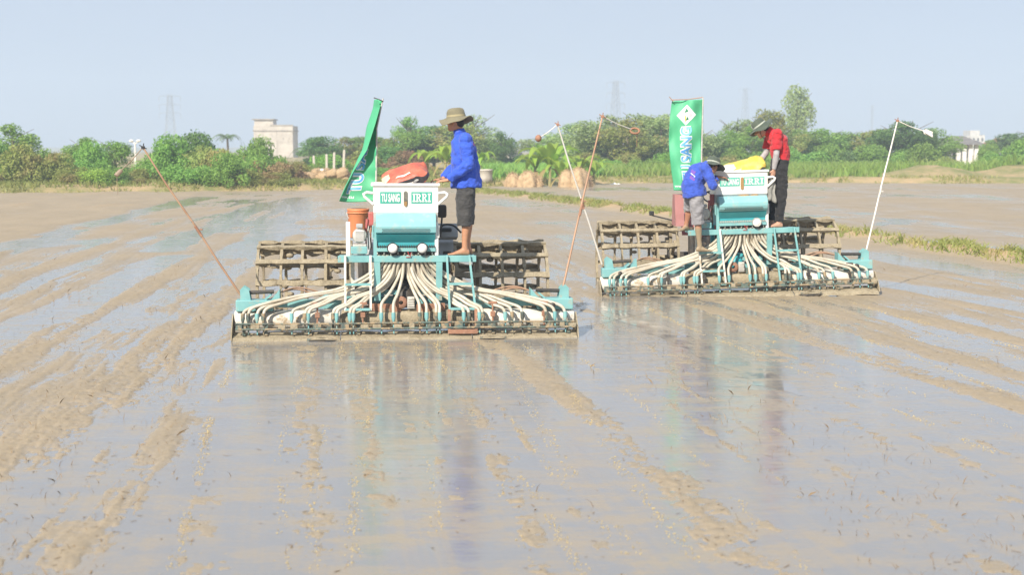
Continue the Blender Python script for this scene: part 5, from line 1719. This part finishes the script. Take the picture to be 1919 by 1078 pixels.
m = MB(); block(m, xx(474.5), xx(550.5), -.12, 6.12, zt(246), zt(244)); block(m, xx(507), xx(550), -.08, .08, zt(236), zt(234)); m.build('cornice', CONC_D, b)
m = MB(); block(m, xx(477), xx(512), .3, 4, zt(236), zt(225)); m.build('stair_tower', CONC, b)
m = MB(); block(m, xx(473), xx(514), 0, 4.4, zt(225), zt(223)); m.build('roof_slab', CONC_D, b)
m = MB(); block(m, xx(519), xx(519.6), -.03, .0, 0, zt(246)); m.build('wall_joint', CONC_D, b)
for (a, c, y0, y1) in ((486, 488.5, 258, 262), (498, 500.5, 258, 262), (530, 532.5, 258, 262), (541, 543.5, 258, 262)):
    m = MB(); block(m, xx(a), xx(c), -.02, .1, zt(y1), zt(y0)); m.build('vent_hole', CONC_D, b)

PALE = paint('weathered_plaster', (.58, .57, .54), (.48, .47, .44), 1, .4, .6, .85, dirt=(.36, .34, .31), dscale=.9, dlo=.52, dhi=.7)
ROOF_G = paint('grey_roof', (.16, .15, .14), (.22, .2, .18), 1.5, .4, .6, .85); ROOF_R = paint('red_tiles', (.46, .16, .09), (.40, .13, .08), 1.5, .4, .6, .8)
PLAST = paint('white_plaster', (.76, .75, .72), (.70, .68, .64), 1, .4, .6, .85); SHADE = paint('dark_opening', (.05, .05, .05), None, 2)
def house(px, depth, x0, x1, eave, ridge, wallmat, roofmat, label, cols=0, base=290, hip=True, dy=7.0):
    p = at_depth(px, base, depth)
    k = depth / F
    X0, X1 = (x0 - px) * k, (x1 - px) * k
    ze, zr = CAM_H + (275 - eave) * k + .2, CAM_H + (275 - ridge) * k + .2
    r = empty('house', (p.x, depth, -.2)); tag(r, label, 'house', 'houses beyond the fields')
    m = MB(); block(m, X0 + .4, X1 - .4, 1.6 if cols else 0, dy, 0, ze); m.build('wall', wallmat, r)
    e = .5
    hx = (X1 - X0) * (.28 if hip else 0)
    m = MB(); m.add([(X0 - e, -e, ze), (X1 + e, -e, ze), (X1 + e, dy + e, ze), (X0 - e, dy + e, ze), (X0 + hx, dy / 2, zr), (X1 - hx, dy / 2, zr)], [(0, 1, 5, 4), (1, 2, 5), (2, 3, 4, 5), (3, 0, 4), (3, 2, 1, 0)]); m.build('roof', roofmat, r)
    for q in range(cols):
        m = MB(); block(m, X0 + .3 + q * (X1 - X0 - .9) / max(cols - 1, 1), X0 + .65 + q * (X1 - X0 - .9) / max(cols - 1, 1), 0, .35, 0, ze); m.build('column', PLAST, r)
    for q in range(2):
        xc = X0 + (X1 - X0) * (.33 + .34 * q)
        m = MB(); block(m, xc - .5, xc + .5, (1.6 if cols else 0) - .03, (1.6 if cols else 0) + .1, .9, min(2.1, ze - .25)); m.build('window', SHADE, r)
    return r
house(1812, 140, 1788, 1838, 271, 254, PLAST, ROOF_G, 'white house with grey hipped roof and front columns at far right', 4)
house(1885, 240, 1868, 1906, 270, 259, PLAST, ROOF_R, 'small house with red tiled roof at the right edge')
house(466, 170, 452, 480, 300, 289, PLAST, ROOF_R, 'house with orange-red roof hidden behind the hedge, left of the concrete building', hip=False)
house(684, 160, 670, 700, 297, 284, PLAST, ROOF_R, 'house with orange-red roof behind the twisted banner', hip=False)
house(965, 210, 948, 984, 283, 276, PLAST, ROOF_G, 'low pale house in the gap left of the bananas')
D = 320.0; p = at_depth(1828, 275, D)
b = empty('white_building', (p.x, D, -.3)); tag(b, 'white flat-topped building rising behind the grey-roofed house', 'building')
k = D / F
m = MB(); block(m, -16 * k, 17 * k, 0, 8, 0, CAM_H + 23 * k); m.build('wall', PALE, b)
m = MB(); block(m, -8 * k, 10 * k, 1, 6, CAM_H + 23 * k, CAM_H + 33 * k); m.build('roof_room', PALE, b)
m = MB(); block(m, 17.1 * k, 19 * k, 1, 6, CAM_H + 18 * k, CAM_H + 25 * k); m.build('parapet', PALE, b)
for q in range(4):
    m = MB(); block(m, (-13 + q * 8) * k, (-10 + q * 8) * k, -.05, .05, CAM_H + 13 * k, CAM_H + 19 * k); m.build('window', SHADE, b)

# ------------------------------------------------------------------ pylons and mast, lamp, posts
STEEL = paint('galvanised_steel', (.42, .43, .44), (.36, .37, .38), 2, .4, .6, .5, metal=.3)
def pylon(px, top, depth, label, wide=2.0, arms=3):
    p = at_depth(px, top, depth)
    H = p.z
    r = empty('pylon', (p.x, depth, 0), (0, 0, R(24))); tag(r, label, 'pylon', 'power pylons on the horizon')
    m = MB()
    def leg(t): return wide * (1 - t) ** 1.3 + .9
    zs = [0, .16, .31, .44, .55, .65, .74, .82, .89, .95, 1.0]
    cor = lambda t: [Vector((sx * leg(t), sy * leg(t), H * t)) for sx, sy in ((-1, -1), (1, -1), (1, 1), (-1, 1))]
    for a, b_ in zip(zs[:-1], zs[1:]):
        A, B = cor(a), cor(b_)
        for q in range(4):
            m.bar(A[q], B[q], .20); m.bar(A[q], B[(q + 1) % 4], .10); m.bar(A[(q + 1) % 4], B[q], .10); m.bar(B[q], B[(q + 1) % 4], .10)
    m.build('lattice', STEEL, r)
    for q in range(arms):
        t = .98 - q * .15
        m = MB()
        for s in (-1, 1):
            e = Vector((s * 4.6, 0, H * t))
            m.bar((0, -.9, H * t), e, .13); m.bar((0, .9, H * t), e, .13); m.bar((0, 0, H * (t + .035)), e, .10)
            m.tube([e, e + Vector((0, 0, -2.2))], .12, 6)
        m.build('cross_arm', STEEL, r)
pylon(318, 178, 620, 'lattice power pylon above the left hedge')
pylon(1154, 152, 640, 'lattice power pylon left of the flat green banner')
pylon(1397, 165, 860, 'faint lattice power pylon behind the person in red')
p = at_depth(1635, 197, 700)
b = empty('mast', (p.x, 700, 0)); tag(b, 'thin antenna mast faint above the right tree line', 'mast')
m = MB()
for sx, sy in ((-.4, -.3), (.4, -.3), (0, .4)):
    m.tube([(sx, sy, 0), (sx, sy, p.z)], .09, 5)
m.build('mast_legs', STEEL, b)
m = MB()
for q in range(24):
    z = p.z * (q + .5) / 24
    m.bar((-.4, -.3, z), (.4, -.3, z + .5), .07); m.bar((.4, -.3, z), (0, .4, z + .5), .07)
m.build('mast_lattice', STEEL, b)
m = MB(); m.bar((-2, 0, p.z * .97), (2, 0, p.z * .97), .12); m.bar((-1.5, 0, p.z * .9), (1.5, 0, p.z * .9), .12); m.build('aerial', STEEL, b)

p = at_depth(253, 266, 95)
b = empty('street_lamp', (p.x, 95, .1)); tag(b, 'white twin-headed street lamp between the left bushes', 'street lamp')
m = MB(); m.tube([(0, 0, 0), (0, 0, p.z - .1)], [.075, .055], 8); m.build('lamp_post', PLAST, b)
for s in (-1, 1):
    m = MB(); m.tube([(0, 0, p.z - .25), (s * .18, 0, p.z - .1), (s * .3, 0, p.z - .08)], .03, 6); m.ball((s * .24, 0, p.z - .02), (.17, .12, .09), None, 10, 6); m.build('lamp_head', PLAST, b)
posts = [(589, 293, 84), (612, 290, 82), (625, 287, 81), (642, 282, 80)]
for i, (px, top, d) in enumerate(posts):
    p = at_depth(px, top, d); z0 = float(land_z(p.x, d)[0]) - .1
    m = MB(); m.bbox((0, 0, (p.z - z0) / 2), (.13, .13, p.z - z0), .015); m.bbox((0, 0, p.z - z0 + .02), (.10, .10, .05), .01)
    o = m.build('concrete_post', CONC, None, (p.x, d, z0), (0, R(1.5 * (i - 1)), 0)); tag(o, 'square concrete fence post, %s from the left beside the straw stack' % ORD[i], 'post', 'concrete posts by the straw stack')

# ------------------------------------------------------------------ straw heaps of round bundles, concrete ring, litter
STRAW = paint('old_straw', (.50, .36, .21), (.40, .28, .155), 5, .4, .6, .95, bs=.9, bscale=18)
def bale_mesh(seed):
    rnd = random.Random(seed)
    m = MB()
    ph = [rnd.random() * 6 for _ in range(4)]
    def f(u, w):
        a = 2 * math.pi * u; t = math.pi * (w * .96 + .02)
        k = 1 + .16 * (rnd.random() - .5) + .10 * math.sin(3 * a + ph[0]) * math.sin(t) + .07 * math.sin(7 * a + 5 * t + ph[1]) + .05 * math.sin(9 * t + ph[2])
        sg = lambda v_: math.copysign(abs(v_) ** .75, v_)
        return Vector((k * sg(math.sin(t)) * math.cos(a), k * sg(math.sin(t)) * math.sin(a), k * sg(math.cos(t))))
    m.grid(f, 18, 12)
    return m.mesh('bale', STRAW)
BALES = [bale_mesh(s) for s in range(4)]
def heap_of(name, label, spots, depth, seed):
    """spots: px, py centre, half width px"""
    rnd = random.Random(seed)
    c = at_depth(sum(q[0] for q in spots) / len(spots), 350, depth)
    r = empty(name, (c.x, depth, 0)); tag(r, label, 'straw heap', 'straw heaps at the field margin')
    for k, (px, py, hw) in enumerate(spots):
        p = at_depth(px, py, depth); q = hw * depth / F
        o = link('bale', BALES[k % 4], r, (p.x - c.x, rnd.uniform(-.25, .25), p.z), (rnd.random() * .4, rnd.random() * .4, rnd.random() * 6))
        o.scale = (q * 1.3, q * 1.4, q * 1.0)
    m = MB()
    for k in range(900):
        px, py, hw = spots[rnd.randrange(len(spots))]
        p = at_depth(px, py, depth); q = hw * depth / F * 1.15
        d = Vector((rnd.gauss(0, 1), -abs(rnd.gauss(0, 1)), rnd.gauss(0, 1) + .3)).normalized()
        a = Vector((p.x - c.x, 0, p.z)) + d * q * 1.02
        t_ = Vector((rnd.gauss(0, 1), rnd.gauss(0, .6), rnd.gauss(0, .8) - .3)).normalized() * (.10 + .14 * rnd.random())
        s_ = t_.cross(d).normalized() * .012
        m.add([a - s_, a + s_, a + t_ + d * .04], [(0, 1, 2)])
    tag(m.build('loose_straw', STRAW, r), kind='stuff')
sp = []
for row, (y, x0, x1) in enumerate(((343, 570, 660), (333, 574, 656), (325, 584, 648))):
    n = int((x1 - x0) / 13)
    sp += [(x0 + (x1 - x0) * (k + .5) / n + random.uniform(-2, 2), y + random.uniform(-1.5, 1.5), 8 + random.random() * 2) for k in range(n)]
heap_of('straw_stack', 'stack of round straw bundles behind the twisted banner', sp, 77, 1)
def straw_mound(label, lobes, depth, seed):
    """lobes: px centre, half width px, top y; each a slumped dome of straw"""
    rnd = random.Random(seed)
    c = at_depth(sum(q[0] for q in lobes) / len(lobes), 350, depth)
    z0 = float(land_z(c.x, depth)[0]) - .1
    r = empty('straw_heap', (c.x, depth, z0)); tag(r, label, 'straw heap', 'straw heaps at the field margin')
    loose = MB()
    for px, hw, top in lobes:
        p = at_depth(px, top, depth); w = hw * depth / F; hgt = p.z - z0
        ph = [rnd.random() * 6 for _ in range(4)]
        dy = rnd.uniform(-.2, .2)
        def f(u, t):
            a = 2 * math.pi * u; k = 1 - t
            q = 1 + .13 * math.sin(3 * a + ph[0]) + .07 * math.sin(7 * a + ph[1] + t * 4) + .05 * (rnd.random() - .5)
            return Vector((p.x - c.x + w * q * math.sin(k * 1.5707) ** .8 * math.cos(a), dy + w * q * math.sin(k * 1.5707) ** .8 * math.sin(a), hgt * math.cos(k * 1.5707) ** .75 * (1 + .08 * math.sin(5 * a + ph[2]) * k + .03 * rnd.random())))
        m = MB(); m.grid(f, 30, 12); m.build('straw_mass', STRAW, r)
        for k in range(420):
            a, t = rnd.random(), rnd.random()
            b0 = f(a, t)
            t_ = Vector((rnd.gauss(0, 1), rnd.gauss(0, .6), rnd.gauss(0, .7) - .2)).normalized() * (.10 + .16 * rnd.random())
            s_ = Vector((t_.z, 0, -t_.x)).normalized() * .012
            loose.add([b0 - s_, b0 + s_, b0 + t_ + Vector((0, -.04, .04))], [(0, 1, 2)])
    tag(loose.build('loose_straw', STRAW, r), kind='stuff')
straw_mound('low straw heap in two lumps left of the banana clump', [(962, 16, 326), (990, 20, 322), (1008, 10, 332)], 79, 2)
straw_mound('rounded straw heap right of the banana clump', [(1064, 20, 320), (1084, 22, 316), (1100, 12, 330)], 78, 3)
p = at_depth(910, 348, 80); z0 = float(land_z(p.x, 80)[0])
b = empty('concrete_ring', (p.x, 80, z0 - .12)); tag(b, 'grey concrete well ring standing right of the man in blue', 'well ring')
m = MB(); m.lathe([(.30, 0), (.38, 0), (.39, .3), (.38, .68), (.42, .70), (.42, .78), (.33, .78), (.31, .1)], 20); m.build('ring_wall', CONC, b)
LIT = paint('white_plastic_sheet', (.80, .80, .78), (.70, .69, .66), 8, .4, .6, .5, bs=.4, bscale=9)
for i, (px, py, w, lab) in enumerate([(540, 351, 13, 'left of two crumpled white plastic sheets by the straw stack'), (556, 349, 9, 'right of two crumpled white plastic sheets by the straw stack'), (371, 364, 5, 'white plastic bag lying at the left field edge'), (463, 352, 3, 'tiny white scrap in the grass below the hedge'), (1152, 347, 10, 'flat white scrap on the far bank right of the straw heaps'), (1138, 350, 4, 'small white scrap on the far bank by the flat scrap'), (604, 319, 6, 'pale plastic sack on top of the straw stack')]):
    d = 76 if py < 360 else 68
    if px > 1000: d = 84
    p = at_depth(px, py, d); q = w * d / F
    rnd = random.Random(i)
    ph = [rnd.random() * 6 for _ in range(3)]
    m = MB(); m.grid(lambda u, t: (q * 2 * (u - .5), q * 1.2 * (t - .5), .10 * q + .22 * q * math.sin(u * 7 + ph[0]) * math.sin(t * 5 + ph[1]) + .25 * q * math.sin(math.pi * u) * math.sin(math.pi * t)), 12, 8)
    o = m.build('plastic_litter', LIT, None, (p.x, d, p.z)); tag(o, lab, 'litter', 'white litter at the field margin')
    sm = o.modifiers.new('t', 'SOLIDIFY'); sm.thickness = .01

# ------------------------------------------------------------------ grasses
def grass(name, pts, hmin, hmax, width, mat, seed, lean=.35):
    r = np.random.default_rng(seed)
    n = len(pts)
    h = (hmin + (hmax - hmin) * r.random(n))[:, None]
    a = r.random(n) * 6.283
    side = np.stack([np.cos(a), np.sin(a) * .5, np.zeros(n)], 1)
    ln = np.stack([r.normal(size=n), r.normal(size=n), np.zeros(n)], 1) * lean * h
    w = width * (.6 + .8 * r.random(n))[:, None]
    b0 = pts - side * w; b1 = pts + side * w
    mid_ = pts + ln * .35 + np.array([0, 0, 1]) * h * .6
    tip = pts + ln + np.array([0, 0, 1]) * h
    V = np.stack([b0, b1, mid_ + side * w * .7, tip, mid_ - side * w * .7], 1).reshape(-1, 3)
    base = np.arange(n)[:, None] * 5
    o = link(name, np_mesh(name, V, base + np.array([[0, 1, 2, 3, 4]]), mat))
    return tag(o, kind='stuff')
GRASS_G = leaf_mat('reed_green', (0.179, 0.342, 0.062), (0.298, 0.472, 0.093), (0.327, 0.407, 0.124), .35)
GRASS_S = leaf_mat('dry_grass', (.32, .33, .11), (.23, .29, .07), (.40, .35, .14), .25)
GRASS_M = leaf_mat('margin_grass', (.20, .22, .06), (.34, .30, .11), (.28, .26, .08), .3)
GRASS_W = leaf_mat('weed_green', (.19, .24, .06), (.29, .31, .09), (.24, .27, .07), .3)
r_ = np.random.default_rng(5)
def scatter(n, x0, x1, o0, o1, p=1.0):
    x = x0 + (x1 - x0) * r_.random(n)
    y = land_edge(x) + o0 + (o1 - o0) * r_.random(n) ** p
    return np.stack([x, y, land_z(x, y) - .03], 1)
P = scatter(34000, 5, 60, 2.5, 24)
keep = fbm(P[:, 0] * .2, P[:, 1] * .2, 8, 3) > -.18
keep &= ~((np.abs(P[:, 0] - 27) < 4) & (P[:, 1] < 93.5)) & ~((np.abs(P[:, 0] - 33) < 3) & (P[:, 1] < 93.5))
tag(grass('reeds', P[keep], .35, 1.0, .05, GRASS_G, 6), 'tall green reeds covering the bank below the right tree line', 'reeds')
P = scatter(9000, -3, 6, 3, 22)
tag(grass('reeds', P, .4, .95, .05, GRASS_G, 7), 'green reeds between the well ring and the straw heaps', 'reeds')
P = scatter(16000, -42, 60, -1.0, 2.2)
keep = fbm(P[:, 0] * .35, P[:, 1] * .35, 18, 3) > -.05
tag(grass('margin_grass', P[keep], .06, .30, .035, GRASS_M, 8, .6), 'short yellowish grass along the far edge of the field', 'grass')
P = scatter(9000, -42, -4, 1.2, 5.5)
tag(grass('weeds', P, .08, .34, .035, GRASS_W, 18, .4), 'mixed weeds growing at the foot of the left hedge', 'weeds')
# grass on the bund
bp = []
for a, c in zip(BUND[:-1], BUND[1:]):
    L = (c - a).length; n = int(L * 300)
    t = r_.random(n)
    q = np.stack([a.x + (c.x - a.x) * t, a.y + (c.y - a.y) * t], 1) + r_.normal(size=(n, 2)) * np.array([.34, .34])
    bp.append(q)
bp = np.concatenate(bp)
kp = fbm(bp[:, 0] * .5, bp[:, 1] * .5, 28, 3) > -.12
bp = bp[kp]
bz = field_height(bp[:, 0], bp[:, 1])
ok = bz > .03
P = np.stack([bp[ok, 0], bp[ok, 1], bz[ok] - .02], 1)
tag(grass('bund_grass', P, .05, .22, .016, GRASS_S, 9, .8), 'dry yellow grass growing on the earth bund across the field', 'grass')
# straw scraps and stubble in the mud
n = 9000
y = 6 + 24 * r_.random(n) ** 1.4; x = (r_.random(n) - .5) * 1.0 * (y + 2)
z = np.maximum(field_height(x, y), 0)
u1, v1 = lat(x, y, O1, R(7)); u2, v2 = lat(x, y, O2, R(9))
inp = ((np.abs(u1) < 2.0) & (v1 < .2)) | ((np.abs(u2) < 2.2) & (v2 < .2))
keep = (~inp | (r_.random(n) < .06)) & ~((np.abs(u1) < 2.1) & (v1 > -.2) & (v1 < 3.4)) & ~((np.abs(u2) < 2.2) & (v2 > -.2) & (v2 < 3.4))
P = np.stack([x, y, z - .01], 1)[keep]
STUB = leaf_mat('stubble', (.20, .15, .08), (.40, .29, .14), (.30, .21, .10), .1, .8)
tag(grass('stubble', P, .02, .075, .0022, STUB, 19, .9), 'broken straw stubble scattered over the wet mud', 'stubble')
# sown grain lying in thin drill lines behind the seeders
lines = []
for o, yaw, us in ((O1, 7, [-1.75, -1.1, -.85, -.62, -.2, .15, .36, .70, .88, 1.2, 1.7]), (O2, 9, [-1.7, -1.1, -.6, -.15, .35, .8, 1.3])):
    for q, uu in enumerate(us):
        n = 420 if q % 3 else 900
        v = -.3 - 11 * r_.random(n)
        w = uu + .10 * np.sin(v * .5 + q) + r_.normal(size=n) * .025
        c_, s_ = math.cos(R(yaw)), math.sin(R(yaw))
        lines.append(np.stack([o.x + w * c_ - v * s_, o.y + w * s_ + v * c_], 1))
gp = np.concatenate(lines)
gp = gp[(gp[:, 1] > 5.2) & (fbm(gp[:, 0] * 1.2, gp[:, 1] * .8, 38, 3) > -.05)]
gz_ = np.maximum(field_height(gp[:, 0], gp[:, 1]), 0) + .002
n = len(gp)
a = r_.random(n) * 6.283
L = (.0045 + .004 * r_.random(n))[:, None]
d = np.stack([np.cos(a), np.sin(a), np.zeros(n)], 1); s = np.stack([-np.sin(a), np.cos(a), np.zeros(n)], 1)
c = np.concatenate([gp, gz_[:, None]], 1)
V = np.stack([c - d * L, c - s * L * .4, c + d * L, c + s * L * .4, c + np.array([0, 0, 1]) * L * .7], 1).reshape(-1, 3)
T = np.array([[0, 1, 4], [1, 2, 4], [2, 3, 4], [3, 0, 4]])
Fs = (np.arange(n)[:, None, None] * 5 + T[None]).reshape(-1, 3)
GRAIN = paint('sown_grain', (.50, .39, .18), (.40, .30, .13), 60, .4, .6, .7)
tag(tag(link('sown_grain', np_mesh('sown_grain', V, Fs, GRAIN)), 'golden rice grain sown in thin lines behind the seeders', 'grain'), kind='stuff')

# loose straw scraps lying flat on mud and water
n = 5000
y = 5.5 + 16 * r_.random(n) ** 1.3; x = (r_.random(n) - .5) * .95 * (y + 1)
hz_ = field_height(x, y)
u1, v1 = lat(x, y, O1, R(7)); u2, v2 = lat(x, y, O2, R(9))
keep = (hz_ > -.012) & (r_.random(n) < np.where(hz_ > 0, .9, .45)) & ~((np.abs(u1) < 2.1) & (v1 > -.25) & (v1 < 3.4)) & ~((np.abs(u2) < 2.2) & (v2 > -.25) & (v2 < 3.4))
c = np.stack([x, y, np.maximum(hz_, 0) + .004], 1)[keep]
n = len(c)
a = r_.random(n) * 3.14
L = (.008 + .022 * r_.random(n) ** 2)[:, None]
d = np.stack([np.cos(a), np.sin(a), .15 * r_.normal(size=n)], 1) * L
s = np.stack([-np.sin(a), np.cos(a), np.zeros(n)], 1) * .0035
V = np.stack([c - d - s, c + d - s, c + d + s, c - d + s], 1).reshape(-1, 3)
tag(tag(link('straw_scraps', np_mesh('straw_scraps', V, np.arange(4 * n).reshape(n, 4), STUB)), 'loose straw scraps strewn flat over the mud and water', 'straw'), kind='stuff')
# ------------------------------------------------------------------ humid air over the plain
hz, nt, _ = new_mat('haze_air')
nt.nodes.remove(nt.nodes['Principled BSDF'])
pv = nt.nodes.new('ShaderNodeVolumePrincipled')
pv.inputs['Color'].default_value = (.67, .79, .97, 1)
pv.inputs['Density'].default_value = .0013
pv.inputs['Anisotropy'].default_value = 0.0
nt.links.new(pv.outputs[0], nt.nodes['Material Output'].inputs['Volume'])
hb = MB(); hb.box((0, 450, 24.3), (1600, 1100, 51.4)); 
ho = hb.build('haze', hz); tag(ho, 'pale humid haze hanging over the plain', 'haze', kind='stuff')
